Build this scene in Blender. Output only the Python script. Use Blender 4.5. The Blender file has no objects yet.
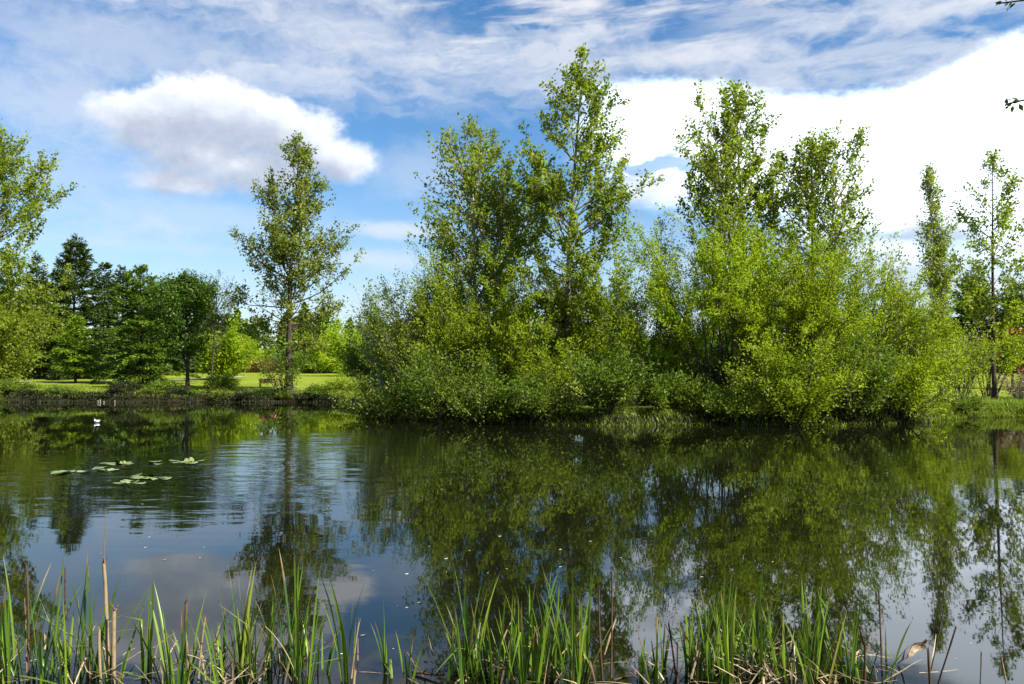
import bpy, math, random
import numpy as np
from mathutils import Vector, Matrix

# ------------------------------------------------------------------ camera, sky, sun, exposure
scene = bpy.context.scene
COL = scene.collection
F, CX, HY, EYE = 800.0, 512.0, 372.0, 2.0          # focal length in pixels, horizon row, eye height above the water
cam_d = bpy.data.cameras.new('camera'); cam = bpy.data.objects.new('camera', cam_d); COL.objects.link(cam)
cam_d.sensor_width = 36.0; cam_d.lens = F / 1024 * 36.0
cam_d.clip_start = 0.05; cam_d.clip_end = 5000
cam.location = (0, 0, EYE)
cam.rotation_euler = (math.radians(90) + math.atan((HY - 342) / F), 0, 0)
scene.camera = cam

SUN_EL, SUN_AZ = 44.0, 124.0      # azimuth clockwise from the view direction (+Y): the sun is to the right, a little behind the camera
SUN_STRENGTH, SKY_STRENGTH, EXPOSURE = 5.0, 0.064, 1.50
scene.view_settings.view_transform = 'Standard'
scene.view_settings.look = 'None'
scene.view_settings.gamma = 1.0
scene.view_settings.use_curve_mapping = False
scene.view_settings.exposure = EXPOSURE
sun_d = bpy.data.lights.new('sun', 'SUN'); sun = bpy.data.objects.new('sun', sun_d); COL.objects.link(sun)
sun_d.energy = SUN_STRENGTH; sun_d.angle = math.radians(0.53); sun_d.color = (1.0, 0.94, 0.84)
_sd = Vector((math.sin(math.radians(SUN_AZ)) * math.cos(math.radians(SUN_EL)),
              math.cos(math.radians(SUN_AZ)) * math.cos(math.radians(SUN_EL)), math.sin(math.radians(SUN_EL))))
sun.rotation_euler = _sd.to_track_quat('Z', 'Y').to_euler()
sun.location = (40, -20, 60)
try:
    scene.cycles.max_bounces = 8; scene.cycles.diffuse_bounces = 3; scene.cycles.glossy_bounces = 3
    scene.cycles.transmission_bounces = 5; scene.cycles.use_denoising = True
    scene.cycles.caustics_reflective = False; scene.cycles.caustics_refractive = False
    scene.cycles.sample_clamp_indirect = 6.0
except Exception:
    pass


class NT:
    """small helper for writing node trees as expressions"""
    def __init__(self, tree):
        self.t = tree; self.n = tree.nodes; self.l = tree.links
    def new(self, typ, **kw):
        nd = self.n.new(typ)
        for k, v in kw.items(): setattr(nd, k, v)
        return nd
    def put(self, sock, v):
        if v is None: return
        if isinstance(v, bpy.types.NodeSocket): self.l.new(v, sock)
        else:
            try: sock.default_value = v
            except Exception: sock.default_value = tuple(v) + (1.0,)
    def m(self, op, a, b=None, c=None, clamp=False):
        nd = self.new('ShaderNodeMath', operation=op, use_clamp=clamp)
        for i, v in enumerate((a, b, c)): self.put(nd.inputs[i], v)
        return nd.outputs[0]
    def add(self, a, b): return self.m('ADD', a, b)
    def sub(self, a, b): return self.m('SUBTRACT', a, b)
    def mul(self, a, b): return self.m('MULTIPLY', a, b)
    def div(self, a, b): return self.m('DIVIDE', a, b)
    def mx(self, a, b): return self.m('MAXIMUM', a, b)
    def mn(self, a, b): return self.m('MINIMUM', a, b)
    def ss(self, v, a, b, lo=0.0, hi=1.0):
        nd = self.new('ShaderNodeMapRange', interpolation_type='SMOOTHSTEP')
        self.put(nd.inputs[0], v); self.put(nd.inputs[1], a); self.put(nd.inputs[2], b); self.put(nd.inputs[3], lo); self.put(nd.inputs[4], hi)
        return nd.outputs[0]
    def vec(self, x=0.0, y=0.0, z=0.0):
        nd = self.new('ShaderNodeCombineXYZ')
        for i, v in enumerate((x, y, z)): self.put(nd.inputs[i], v)
        return nd.outputs[0]
    def sep(self, v):
        nd = self.new('ShaderNodeSeparateXYZ'); self.put(nd.inputs[0], v); return nd.outputs
    def noise(self, v, scale=1.0, detail=4.0, rough=0.5, dist=0.0):
        nd = self.new('ShaderNodeTexNoise'); self.put(nd.inputs['Vector'], v)
        nd.inputs['Scale'].default_value = scale; nd.inputs['Detail'].default_value = detail
        nd.inputs['Roughness'].default_value = rough; nd.inputs['Distortion'].default_value = dist
        return nd.outputs[0]
    def mix(self, f, a, b, typ='MIX'):
        nd = self.new('ShaderNodeMix', data_type='RGBA', blend_type=typ)
        self.put(nd.inputs[0], f); self.put(nd.inputs[6], a); self.put(nd.inputs[7], b)
        return nd.outputs[2]
    def ramp(self, f, stops):
        nd = self.new('ShaderNodeValToRGB'); el = nd.color_ramp.elements
        while len(el) < len(stops): el.new(0.5)
        for e, (p, c) in zip(el, stops): e.position = p; e.color = tuple(c) + (1.0,) if len(c) == 3 else c
        self.put(nd.inputs[0], f); return nd.outputs[0]
    def curve(self, f, pts):
        nd = self.new('ShaderNodeFloatCurve'); cv = nd.mapping.curves[0]
        while len(cv.points) < len(pts): cv.points.new(0.5, 0.5)
        for p, (x, y) in zip(cv.points, pts): p.location = (x, y)
        nd.mapping.update(); nd.inputs['Factor'].default_value = 1.0; self.put(nd.inputs['Value'], f)
        return nd.outputs[0]


def azel(px, py):      # direction of a place in the sky, degrees
    u, v = (px - CX) / F, (HY - py) / F
    return math.degrees(math.atan(u)), math.degrees(math.atan(v / math.hypot(1, u)))


def build_world():
    w = bpy.data.worlds.new('World'); scene.world = w; w.use_nodes = True
    t = w.node_tree; t.nodes.clear(); N = NT(t)
    out = N.new('ShaderNodeOutputWorld'); bg = N.new('ShaderNodeBackground'); N.l.new(bg.outputs[0], out.inputs[0])
    bg.inputs[1].default_value = SKY_STRENGTH
    sky = N.new('ShaderNodeTexSky'); sky.sky_type = 'NISHITA'; sky.sun_disc = False
    sky.sun_elevation = math.radians(SUN_EL); sky.sun_rotation = math.radians(SUN_AZ)
    sky.altitude = 100; sky.air_density = 1.0; sky.dust_density = 0.35; sky.ozone_density = 2.2
    hs = N.new('ShaderNodeHueSaturation'); N.l.new(sky.outputs[0], hs.inputs['Color'])
    hs.inputs['Saturation'].default_value = 1.27; hs.inputs['Value'].default_value = 0.93
    skyc = hs.outputs[0]
    d = N.new('ShaderNodeTexCoord').outputs['Generated']
    X, Y, Z = N.sep(d)
    U = N.mul(N.m('ARCTAN2', X, Y), 57.2958)
    V = N.mul(N.m('ARCSINE', Z), 57.2958)
    # gentle domain warp shared by the clouds
    wn = N.new('ShaderNodeTexNoise'); N.put(wn.inputs['Vector'], N.vec(N.mul(U, .09), N.mul(V, .16), 3.1)); wn.inputs['Detail'].default_value = 3
    wr = N.sep(wn.outputs[1])
    Uw = N.add(U, N.mul(N.sub(wr[0], .5), 5.0)); Vw = N.add(V, N.mul(N.sub(wr[1], .5), 3.0))
    W = 1.0 / SKY_STRENGTH / (2 ** EXPOSURE)      # a cloud of colour 1 shows as white
    col = skyc
    # pale haze low over the horizon
    hz = N.ss(V, 16.0, -1.0, 0.0, 0.55)
    col = N.mix(hz, col, (0.60 * W, 0.70 * W, 0.90 * W, 1))
    # high thin veil: long streaks with a slight tilt
    sU = N.add(N.mul(Uw, .045), N.mul(Vw, .03)); sV = N.add(N.mul(Vw, .24), N.mul(Uw, -.018))
    n1 = N.noise(N.vec(sU, sV, 0.7), 1.0, 7, .58, .15)
    n2 = N.noise(N.vec(N.mul(sU, 2.6), N.mul(sV, 1.6), 4.3), 1.0, 6, .6, .1)
    veil = N.add(N.mul(n1, .68), N.mul(n2, .32))
    high = N.ss(V, 11.0, 25.0)                                     # the veil thickens upward
    thr = N.sub(.565, N.mul(high, .105))
    va = N.ss(veil, N.sub(thr, .05), N.add(thr, .16))
    va = N.mul(va, N.add(.38, N.mul(high, .42)))
    col = N.mix(va, col, (0.86 * W, 0.90 * W, 0.98 * W, 1))
    # brighter overhead streaks in the middle and right
    st = N.noise(N.vec(N.mul(U, .06), N.add(N.mul(V, .42), N.mul(U, -.03)), 9.0), 1.0, 6, .6, .15)
    sa = N.mul(N.ss(st, .47, .66), N.mul(N.ss(V, 18.5, 23.0), N.ss(U, -17.0, -2.0)))
    col = N.mix(N.mul(sa, .85), col, (0.97 * W, 0.98 * W, 1.0 * W, 1))
    # the low white bank to the right with a crisp upper edge
    def edge(pts):
        q = []
        for px, py in pts:
            a, e = azel(px, py); q.append(((a + 60) / 180, e / 45))
        q = [(0, q[0][1])] + q + [(1, q[-1][1])]
        return N.mul(N.curve(N.div(N.add(U, 60.0), 180.0), q), 45.0)
    top = edge([(470, 105), (540, 90), (620, 74), (700, 72), (780, 84), (830, 86), (900, 82), (960, 56), (1024, 26), (1150, -20), (1400, -20)])
    low = edge([(470, 120), (560, 150), (610, 190), (650, 204), (700, 206), (780, 232), (880, 252), (960, 262), (1024, 280), (1150, 300), (1400, 320)])
    en = N.noise(N.vec(N.mul(U, .30), N.mul(V, .55), 1.7), 1.0, 6, .6, .2)
    en2 = N.noise(N.vec(N.mul(U, .16), N.mul(V, .5), 7.7), 1.0, 6, .6, .4)
    eo = N.add(N.mul(N.sub(en, .5), 1.5), N.mul(N.sub(N.noise(N.vec(N.mul(U, 1.3), N.mul(V, 1.9), 3.3), 1.0, 6, .65, .1), .5), .9))
    bt = N.ss(N.add(N.sub(top, V), eo), -.3, 1.15)
    bl = N.ss(N.add(N.sub(V, low), N.mul(N.sub(en2, .5), 6.0)), -1.6, 3.2)
    bu = N.ss(N.add(U, N.mul(N.sub(en2, .5), 8.0)), 3.0, 9.0)
    bb = N.ss(U, 120.0, 70.0)
    bank = N.mul(N.mul(bt, bl), N.mul(bu, bb))
    # a bluish notch in its left end
    ax, ay = azel(655, 163)
    nd_ = N.add(N.m('POWER', N.div(N.sub(Uw, ax), 4.2), 2.0), N.m('POWER', N.div(N.sub(Vw, ay), .85), 2.0))
    bank = N.mul(bank, N.sub(1.0, N.mul(N.ss(N.add(nd_, N.mul(N.sub(en, .5), 1.6)), 1.2, .2), .8)))
    under = N.mul(N.mul(N.ss(N.sub(low, V), 7.5, -.5), N.ss(U, 9.0, 20.0)), N.mul(N.ss(en2, .40, .62), bb))
    col = N.mix(N.mul(under, .6), col, (0.80 * W, 0.85 * W, 0.94 * W, 1))
    fold = N.mul(N.ss(N.noise(N.vec(N.mul(U, .13), N.mul(V, .42), 12.5), 1.0, 6, .6, .2), .50, .68), N.ss(N.sub(V, low), 9.0, 1.0))
    col = N.mix(bank, col, N.mix(fold, (1.75 * W, 1.95 * W, 2.25 * W, 1), (.78 * W, .83 * W, .92 * W, 1)))
    # thin flat strips under the bank and beside the lone tree
    def blob(px, py, rx, ry, k, amp, seed, soft=.35):
        a, e = azel(px, py)
        q = N.noise(N.vec(N.mul(U, k), N.mul(V, k * 1.5), seed), 1.0, 6, .6, .25)
        dd = N.m('SQRT', N.add(N.m('POWER', N.div(N.sub(U, a), rx), 2.0), N.m('POWER', N.div(N.sub(V, e), ry), 2.0)))
        return N.ss(N.add(N.sub(1.0, dd), N.mul(N.sub(q, .5), amp)), -soft * .5, soft)
    for (px, py, rx, ry, op, sd) in ((395, 229, 3.6, .62, .62, 2.2), (380, 259, 4.4, .75, .42, 5.1), (650, 190, 4.2, 1.0, .62, 8.2), (420, 170, 4.5, 2.0, .30, 6.6),
                                     (690, 52, 6.0, .95, .72, 3.9), (60, 100, 9.0, 2.4, .5, 1.3), (120, 40, 11.0, 2.4, .45, 4.9), (60, 170, 8.0, 1.6, .3, 8.8), (190, 215, 10.0, 1.2, .3, 3.2), (150, 245, 9.0, .5, .14, 4.7), (905, 268, 4.0, 1.0, .5, 9.4), (340, 30, 8.0, 2.6, .5, 7.2)):
        col = N.mix(N.mul(blob(px, py, rx, ry, .5, 1.5, sd, .9), op), col, (0.93 * W, 0.95 * W, 1.0 * W, 1))
    # the heaped cloud at left
    lobes = ((150, 122, 4.4, 2.5), (205, 112, 4.6, 2.6), (255, 122, 4.0, 2.5), (295, 140, 3.6, 2.6), (338, 158, 3.2, 1.7), (190, 150, 4.6, 2.6), (250, 168, 4.6, 2.0), (180, 180, 3.8, 1.0))
    f = None; g = None
    for (px, py, rx, ry) in lobes:
        a, e = azel(px, py)
        for (du, dv, tgt) in ((0, 0, 'f'), (1.0, 1.1, 'g')):
            dd = N.m('SQRT', N.add(N.m('POWER', N.div(N.sub(U, a - du), rx), 2.0), N.m('POWER', N.div(N.sub(V, e - dv), ry), 2.0)))
            v = N.sub(1.0, dd)
            if tgt == 'f': f = v if f is None else N.m('SMOOTH_MAX', f, v, .25)
            else: g = v if g is None else N.m('SMOOTH_MAX', g, v, .25)
    cn = N.noise(N.vec(N.mul(U, .42), N.mul(V, .55), 2.4), 1.0, 8, .58, .15)
    cn_s = N.noise(N.vec(N.mul(N.add(U, .5), .42), N.mul(N.add(V, .6), .55), 2.4), 1.0, 8, .58, .15)
    cn2 = N.noise(N.vec(N.mul(U, .9), N.mul(V, 1.2), 6.4), 1.0, 7, .6, .1)
    ff = N.add(f, N.mul(N.sub(cn, .5), .95))
    ca = N.ss(N.add(ff, N.mul(N.sub(cn2, .5), .35)), -.08, N.ss(V, 13.0, 19.5, .60, .24))
    gg = N.add(g, N.mul(N.sub(cn_s, .5), .95))
    # thinner towards the sun side -> brighter; the heart and the base stay grey
    lit = N.add(N.mul(N.ss(N.add(gg, N.mul(N.sub(cn2, .5), .7)), .80, -.10), .85), N.mul(N.ss(cn2, .35, .7), .15))
    body = N.mix(lit, (0.50 * W, 0.58 * W, 0.73 * W, 1), (1.12 * W, 1.16 * W, 1.24 * W, 1))
    col = N.mix(N.mul(ca, .97), col, body)
    N.l.new(col, bg.inputs[0])


build_world()

# ------------------------------------------------------------------ materials
MATS = {}


def mat(name, fn):
    if name in MATS: return MATS[name]
    m = bpy.data.materials.new(name); m.use_nodes = True
    m.node_tree.nodes.clear(); N = NT(m.node_tree)
    o = N.new('ShaderNodeOutputMaterial')
    N.l.new(fn(N), o.inputs['Surface'])
    MATS[name] = m
    return m


def principled(N, base, rough=.6, spec=.3, normal=None, ior=None):
    p = N.new('ShaderNodeBsdfPrincipled')
    N.put(p.inputs['Base Color'], base); N.put(p.inputs['Roughness'], rough)
    N.put(p.inputs['Specular IOR Level'], spec)
    if ior: p.inputs['IOR'].default_value = ior
    if normal is not None: N.l.new(normal, p.inputs['Normal'])
    return p.outputs[0]


def leaf_mat(name, c0, c1, c2, trans=.35, tint=(1.15, 1.24, .42)):
    """c0/c1/c2: dark, usual and fresh leaf colour; each leaf takes its own"""
    def fn(N):
        g = N.new('ShaderNodeNewGeometry'); r = g.outputs['Random Per Island']
        tc = N.new('ShaderNodeTexCoord').outputs['Object']
        n = N.noise(tc, .55, 2, .5)
        f = N.add(N.mul(r, .52), N.mul(N.sub(n, .5), 1.0))
        f = N.add(f, .27)
        c = N.ramp(f, [(0.0, c0), (.5, c1), (1.0, c2)])
        b = principled(N, c, .5, .2)
        tr = N.new('ShaderNodeBsdfTranslucent')
        N.put(tr.inputs[0], N.mix(1.0, c, tint + (1,), 'MULTIPLY'))
        mx = N.new('ShaderNodeMixShader'); mx.inputs[0].default_value = trans
        N.l.new(b, mx.inputs[1]); N.l.new(tr.outputs[0], mx.inputs[2])
        return mx.outputs[0]
    return mat(name, fn)


COTTON = leaf_mat('cottonwood_leaf', (.078, .116, .010), (.16, .215, .015), (.295, .335, .05), .54)
COTTON_DARK = leaf_mat('cottonwood_leaf_dull', (.058, .084, .011), (.13, .162, .02), (.255, .27, .055), .42)
WILLOW = leaf_mat('willow_leaf', (.088, .140, .007), (.188, .255, .010), (.315, .365, .03), .54)
WILLOW_DARK = leaf_mat('willow_leaf_deep', (.045, .082, .009), (.092, .145, .012), (.165, .215, .02), .42)
WILLOW_GREY = leaf_mat('willow_leaf_grey', (.055, .095, .03), (.10, .15, .04), (.16, .21, .05), .38)
EVERGREEN = leaf_mat('evergreen_needle', (.018, .036, .006), (.040, .068, .010), (.078, .115, .014), .18)  # the needles' own dark green
SPRUCE = leaf_mat('spruce_needle', (.06, .11, .006), (.11, .18, .008), (.18, .25, .012), .25)
CEDAR = leaf_mat('cedar_needle', (.035, .075, .006), (.075, .13, .008), (.14, .20, .012), .22)
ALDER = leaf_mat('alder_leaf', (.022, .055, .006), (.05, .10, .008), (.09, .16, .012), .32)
FRESH = leaf_mat('fresh_leaf', (.115, .18, .007), (.205, .29, .010), (.325, .40, .025), .54)
RED = leaf_mat('red_leaf', (.08, .030, .012), (.16, .06, .018), (.21, .11, .03), .35, (1.3, .8, .5))
RUSSET = leaf_mat('russet_leaf', (.07, .05, .012), (.12, .085, .02), (.17, .13, .03), .3)
GRASS = leaf_mat('grass_blade', (.07, .12, .010), (.13, .19, .014), (.22, .26, .04), .38)
SEDGE_SHADED = leaf_mat('shaded_sedge_blade', (.008, .013, .003), (.016, .024, .005), (.045, .042, .015), .2)  # near-black, so the blades carry the shade of the bank face


def bark_mat(name, c0, c1, scale=9):
    def fn(N):
        tc = N.new('ShaderNodeTexCoord').outputs['Object']
        mp = N.new('ShaderNodeMapping'); N.l.new(tc, mp.inputs[0]); mp.inputs['Scale'].default_value = (1, 1, .28)
        n = N.noise(mp.outputs[0], scale, 6, .65, .4)
        c = N.ramp(n, [(.35, c0), (.65, c1)])
        b = N.new('ShaderNodeBump'); b.inputs['Strength'].default_value = .6; b.inputs['Distance'].default_value = .03; N.l.new(n, b.inputs['Height'])
        return principled(N, c, .85, .15, b.outputs[0])
    return mat(name, fn)


BARK = bark_mat('grey_bark', (.05, .042, .034), (.17, .15, .125))
BARK_DARK = bark_mat('dark_bark', (.02, .016, .012), (.06, .048, .036))
BARK_PALE = bark_mat('pale_bark', (.14, .125, .10), (.34, .32, .27))

# ------------------------------------------------------------------ mesh helpers
def make_mesh(name, verts, quads, material, smooth=False, attr=None):
    me = bpy.data.meshes.new(name)
    verts = np.ascontiguousarray(verts, dtype=np.float32); quads = np.ascontiguousarray(quads, dtype=np.int32)
    nq = len(quads)
    me.vertices.add(len(verts)); me.vertices.foreach_set('co', verts.ravel())
    me.loops.add(nq * 4); me.loops.foreach_set('vertex_index', quads.ravel())
    me.polygons.add(nq); me.polygons.foreach_set('loop_start', np.arange(0, nq * 4, 4, dtype=np.int32))
    if smooth: me.polygons.foreach_set('use_smooth', np.ones(nq, dtype=bool))
    if attr is not None:
        a = me.attributes.new('along', 'FLOAT', 'POINT'); a.data.foreach_set('value', np.ascontiguousarray(attr, dtype=np.float32))
    me.update(calc_edges=True); me.validate()
    me.materials.append(material)
    return me


def link(name, me, parent=None, loc=(0, 0, 0)):
    o = bpy.data.objects.new(name, me); COL.objects.link(o); o.location = loc
    if parent is not None: o.parent = parent
    return o


def tag(o, label=None, cat=None, group=None, kind=None):
    if label: o['label'] = label
    if cat: o['category'] = cat
    if group: o['group'] = group
    if kind: o['kind'] = kind
    return o


def thing(name, label, cat, loc, group=None, rz=0.0):
    o = bpy.data.objects.new(name, None); COL.objects.link(o); o.location = loc; o.rotation_euler = (0, 0, rz)
    o.empty_display_size = .2
    return tag(o, label, cat, group)


def norm(a): return a / (np.linalg.norm(a, axis=-1, keepdims=True) + 1e-9)


def grow(starts, dirs, lens, npts, up, wob, rng):
    """grow n curved shoots at once -> (n, npts, 3)"""
    n = len(starts); P = np.zeros((n, npts, 3)); P[:, 0] = starts; d = norm(dirs)
    step = (np.asarray(lens) / (npts - 1))[:, None]
    upv = np.zeros((n, 3)); upv[:, 2] = 1
    up = np.broadcast_to(np.asarray(up, dtype=float), (n,))[:, None]
    for i in range(1, npts):
        d = norm(d + upv * up / (npts - 1) + rng.normal(0, wob, (n, 3)))
        P[:, i] = P[:, i - 1] + d * step
    return P


def tubes(P, r0, r1, sides=5):
    n, p, _ = P.shape
    T = np.gradient(P, axis=1); T = norm(T)
    ref = np.where(np.abs(T[..., 2:3]) > .9, np.array([1., 0, 0]), np.array([0, 0, 1.]))
    A = norm(np.cross(T, ref)); B = np.cross(T, A)
    s = np.linspace(0, 1, p)[None, :, None]
    R = np.asarray(r0)[:, None, None] * (1 - s) + np.asarray(r1)[:, None, None] * s
    an = np.arange(sides) * 2 * math.pi / sides
    V = P[:, :, None, :] + R[..., None] * (A[:, :, None, :] * np.cos(an)[None, None, :, None] + B[:, :, None, :] * np.sin(an)[None, None, :, None])
    idx = np.arange(n * p * sides).reshape(n, p, sides)
    a = idx[:, :-1]; b = idx[:, 1:]
    Q = np.stack([a, np.roll(a, -1, 2), np.roll(b, -1, 2), b], -1).reshape(-1, 4)
    return V.reshape(-1, 3), Q


class Acc:
    def __init__(self): self.v = []; self.q = []; self.a = []; self.n = 0
    def add(self, V, Q, at=None):
        self.v.append(V); self.q.append(Q + self.n); self.n += len(V)
        if at is not None: self.a.append(at)
    def mesh(self, name, m, smooth=False):
        return make_mesh(name, np.concatenate(self.v), np.concatenate(self.q), m, smooth, np.concatenate(self.a) if self.a else None)


def along(P, idx, s):
    """points at parameter s (0..1) on shoots idx"""
    p = P.shape[1]; f = np.clip(s, 0, .9999) * (p - 1); i = f.astype(int); t = (f - i)[:, None]
    a = P[idx, i]; b = P[idx, i + 1]
    return a * (1 - t) + b * t, norm(b - a)


def leaves(pos, axis, L, Wd, rng, up=.5, fold=.18):
    """one folded diamond per leaf"""
    n = len(pos)
    nrm = norm(rng.normal(0, 1, (n, 3)) + np.array([0, 0, up * 2]))
    ax = norm(axis); side = norm(np.cross(nrm, ax)); nr = np.cross(ax, side)
    L = np.asarray(L)[:, None] if np.ndim(L) else np.full((n, 1), L)
    L = L * rng.uniform(.7, 1.25, (n, 1)); W = L * Wd * .5
    V = np.empty((n, 4, 3))
    V[:, 0] = pos; V[:, 2] = pos + ax * L
    mid = pos + ax * L * .42 + nr * W * fold * 2
    V[:, 1] = mid - side * W; V[:, 3] = mid + side * W
    Q = np.arange(n * 4).reshape(n, 4)
    return V.reshape(-1, 3), Q


def rand_dir(n, rng): return norm(rng.normal(0, 1, (n, 3)))

# ------------------------------------------------------------------ terrain
SH = [(-1500, 40), (-700, 50), (-200, 54), (0, 53.5), (120, 52.5), (200, 53), (300, 53), (335, 51), (360, 46), (385, 39), (410, 34.5), (450, 32), (520, 30.6), (600, 30), (680, 30.2),
      (760, 30.4), (830, 30), (880, 30.6), (920, 32), (955, 34.5), (1000, 35.5), (1100, 35), (1300, 30), (1700, 22), (2600, 14)]
_shx = np.array([math.atan((a - CX) / F) for a, b in SH]); _shd = np.array([b for a, b in SH])


def pond_s(x, y):
    """>0 in the pond: rough distance to the nearest shore"""
    x = np.asarray(x, float); y = np.asarray(y, float)
    az = np.arctan2(x, np.maximum(y, .01)); dep = np.interp(az, _shx, _shd)
    wig = .35 * np.sin(x * .9 + 1.3) + .22 * np.sin(x * 2.3 + y * .7) + .12 * np.sin(x * 5.1)
    far = dep + wig * .8 - y
    near = y - (4.45 + .12 * np.sin(x * 1.7) + .07 * np.sin(x * 4.3) - .015 * x * x * .3)
    lat = 48 - np.abs(x)
    return np.minimum(np.minimum(far, near), lat)


def gz(x, y):
    s = pond_s(x, y); r = np.hypot(x, y)
    land = -s
    left = np.clip((-x - 4) / 6, 0, 1) * np.clip((np.asarray(y, float) - 30) / 15, 0, 1)
    h = .55 * (1 - np.exp(-np.maximum(land, 0) * 1.5)) + left * .06 * (1 - np.exp(-np.maximum(land, 0) * .9))
    h = h + np.clip((r - 52) * .022, 0, 1.25) + np.clip((r - 250) * .01, 0, 8)
    h = h + .05 * np.sin(np.asarray(x) * .5) * np.sin(np.asarray(y) * .37)* np.clip(land, 0, 1)
    bed = -np.minimum(np.maximum(s, 0) * .35, 1.3) - .02
    return np.where(s > 0, bed, h)


def gzf(x, y): return float(gz(np.array([x]), np.array([y]))[0])
def at(px, D): return ((px - CX) / F * D, D)
def top_z(py, D): return EYE + (HY - py) / F * D


def ground_fn(N):
    tc = N.new('ShaderNodeTexCoord').outputs['Object']
    x, y, z = N.sep(tc)
    n = N.noise(tc, .22, 5, .6); n2 = N.noise(tc, 3.5, 5, .65); n3 = N.noise(tc, 24.0, 3, .6)
    g = N.ramp(N.add(N.mul(n, .55), N.mul(n2, .45)), [(.30, (.09, .125, .010)), (.5, (.15, .19, .015)), (.72, (.215, .25, .025))])
    g = N.mix(N.mul(n3, .5), g, N.mix(1.0, g, (.55, .6, .5, 1), 'MULTIPLY'))
    shaded_mud = N.ramp(n2, [(.3, (.008, .008, .004)), (.7, (.022, .019, .010))])  # mud, coloured darker to hold the shade on the bank face
    f = N.ss(N.add(z, N.mul(N.sub(n2, .5), .35)), .30, .62)
    bmp = N.new('ShaderNodeBump'); bmp.inputs['Strength'].default_value = .7; bmp.inputs['Distance'].default_value = .06; N.l.new(N.add(n2, n3), bmp.inputs['Height'])
    return principled(N, N.mix(f, shaded_mud, g), .9, .1, bmp.outputs[0])


def build_ground():
    rings = np.concatenate([np.linspace(0.0, 3.2, 9), np.arange(3.5, 7, .14), np.arange(7.2, 27, .9), np.arange(27, 62, .3), np.arange(62, 110, 1.5), np.geomspace(112, 2500, 34)])
    angs = np.concatenate([np.linspace(-180, -48, 67)[:-1], np.arange(-48, 48, .35), np.linspace(48, 180, 67)])
    A, R = np.meshgrid(np.radians(angs), rings)
    X = np.sin(A) * R; Y = np.cos(A) * R
    Zz = gz(X, Y)
    V = np.stack([X, Y, Zz], -1).reshape(-1, 3)
    nr, na = X.shape; idx = np.arange(nr * na).reshape(nr, na)
    Q = np.stack([idx[:-1, :-1], idx[1:, :-1], idx[1:, 1:], idx[:-1, 1:]], -1).reshape(-1, 4)[:, ::-1]
    me = make_mesh('ground', V, Q, mat('ground_mat', ground_fn), True)
    tag(link('ground', me), kind='structure')


build_ground()


def water_fn(N):
    tc = N.new('ShaderNodeTexCoord').outputs['Object']
    x, y, z = N.sep(tc)
    # ripple zones: wind and the wake of the bird have ruffled the left part; elsewhere it is nearly calm
    def zone(cx, cy, rx, ry):
        return N.ss(N.add(N.m('POWER', N.div(N.sub(x, cx), rx), 2.0), N.m('POWER', N.div(N.sub(y, cy), ry), 2.0)), 1.3, .0)
    zl = N.mx(zone(-5.0, 19.0, 3.6, 9.0), zone(-11.5, 15.0, 7.5, 4.5))
    patch = N.noise(N.vec(N.mul(x, .22), N.mul(y, .10), 2.0), 1.0, 3, .5)
    amp = N.add(N.mul(zl, N.ss(patch, .35, .6, .35, 1.0)), N.mul(N.ss(patch, .52, .75), .12))
    right = N.mul(zone(12.0, 18.0, 9.0, 6.0), .12)
    amp = N.add(N.add(amp, right), .028)
    w1 = N.noise(N.vec(N.mul(x, .62), N.mul(y, 1.5), 0.0), 1.15, 2, .45, .4)
    w2 = N.noise(N.vec(N.mul(x, 1.6), N.mul(y, 3.2), 5.0), 3.4, 2, .5, .2)
    w3 = N.noise(N.vec(x, N.mul(y, 1.4), 8.0), .45, 2, .5)
    h = N.add(N.mul(w1, .030), N.mul(w2, .0022))
    h = N.add(N.mul(h, amp), N.mul(w3, .0012))
    b = N.new('ShaderNodeBump'); b.inputs['Strength'].default_value = 1.0; b.inputs['Distance'].default_value = 1.0
    N.l.new(h, b.inputs['Height'])
    murk = N.ramp(N.noise(tc, .3, 3, .5), [(.3, (.0028, .0036, .0016)), (.7, (.005, .006, .0025))])
    return principled(N, murk, .018, .5, b.outputs[0], 1.333)


def build_water():
    V = np.array([(-49, 3.2, 0), (49, 3.2, 0), (49, 60, 0), (-49, 60, 0)], float)
    me = make_mesh('pond_water', V, np.array([[0, 1, 2, 3]]), mat('water_mat', water_fn))
    tag(link('pond_water', me), kind='structure')


build_water()


def ribbon(name, pts, width, material, kind='structure'):
    pts = np.array(pts, float); t = np.linspace(0, len(pts) - 1, 60); i = np.arange(len(pts))
    P = np.stack([np.interp(t, i, pts[:, 0]), np.interp(t, i, pts[:, 1])], -1)
    k = np.ones(9) / 9
    P = np.stack([np.convolve(np.pad(P[:, j], 4, 'edge'), k, 'valid') for j in (0, 1)], -1)
    T = norm(np.gradient(P, axis=0)); Nn = np.stack([-T[:, 1], T[:, 0]], -1)
    rows = [P + Nn * width * s for s in (-.5, -.25, 0, .25, .5)]
    V = np.stack(rows, 1); Z = gz(V[..., 0], V[..., 1]) + .03
    V = np.concatenate([V, Z[..., None]], -1).reshape(-1, 3)
    idx = np.arange(60 * 5).reshape(60, 5)
    Q = np.stack([idx[:-1, :-1], idx[:-1, 1:], idx[1:, 1:], idx[1:, :-1]], -1).reshape(-1, 4)[:, ::-1]
    return tag(link(name, make_mesh(name, V, Q, material, True)), kind=kind)


def gravel_fn(N):
    tc = N.new('ShaderNodeTexCoord').outputs['Object']
    n = N.noise(tc, 6, 6, .7)
    return principled(N, N.ramp(n, [(.3, (.22, .18, .14)), (.7, (.40, .35, .28))]), .9, .1)


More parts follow.
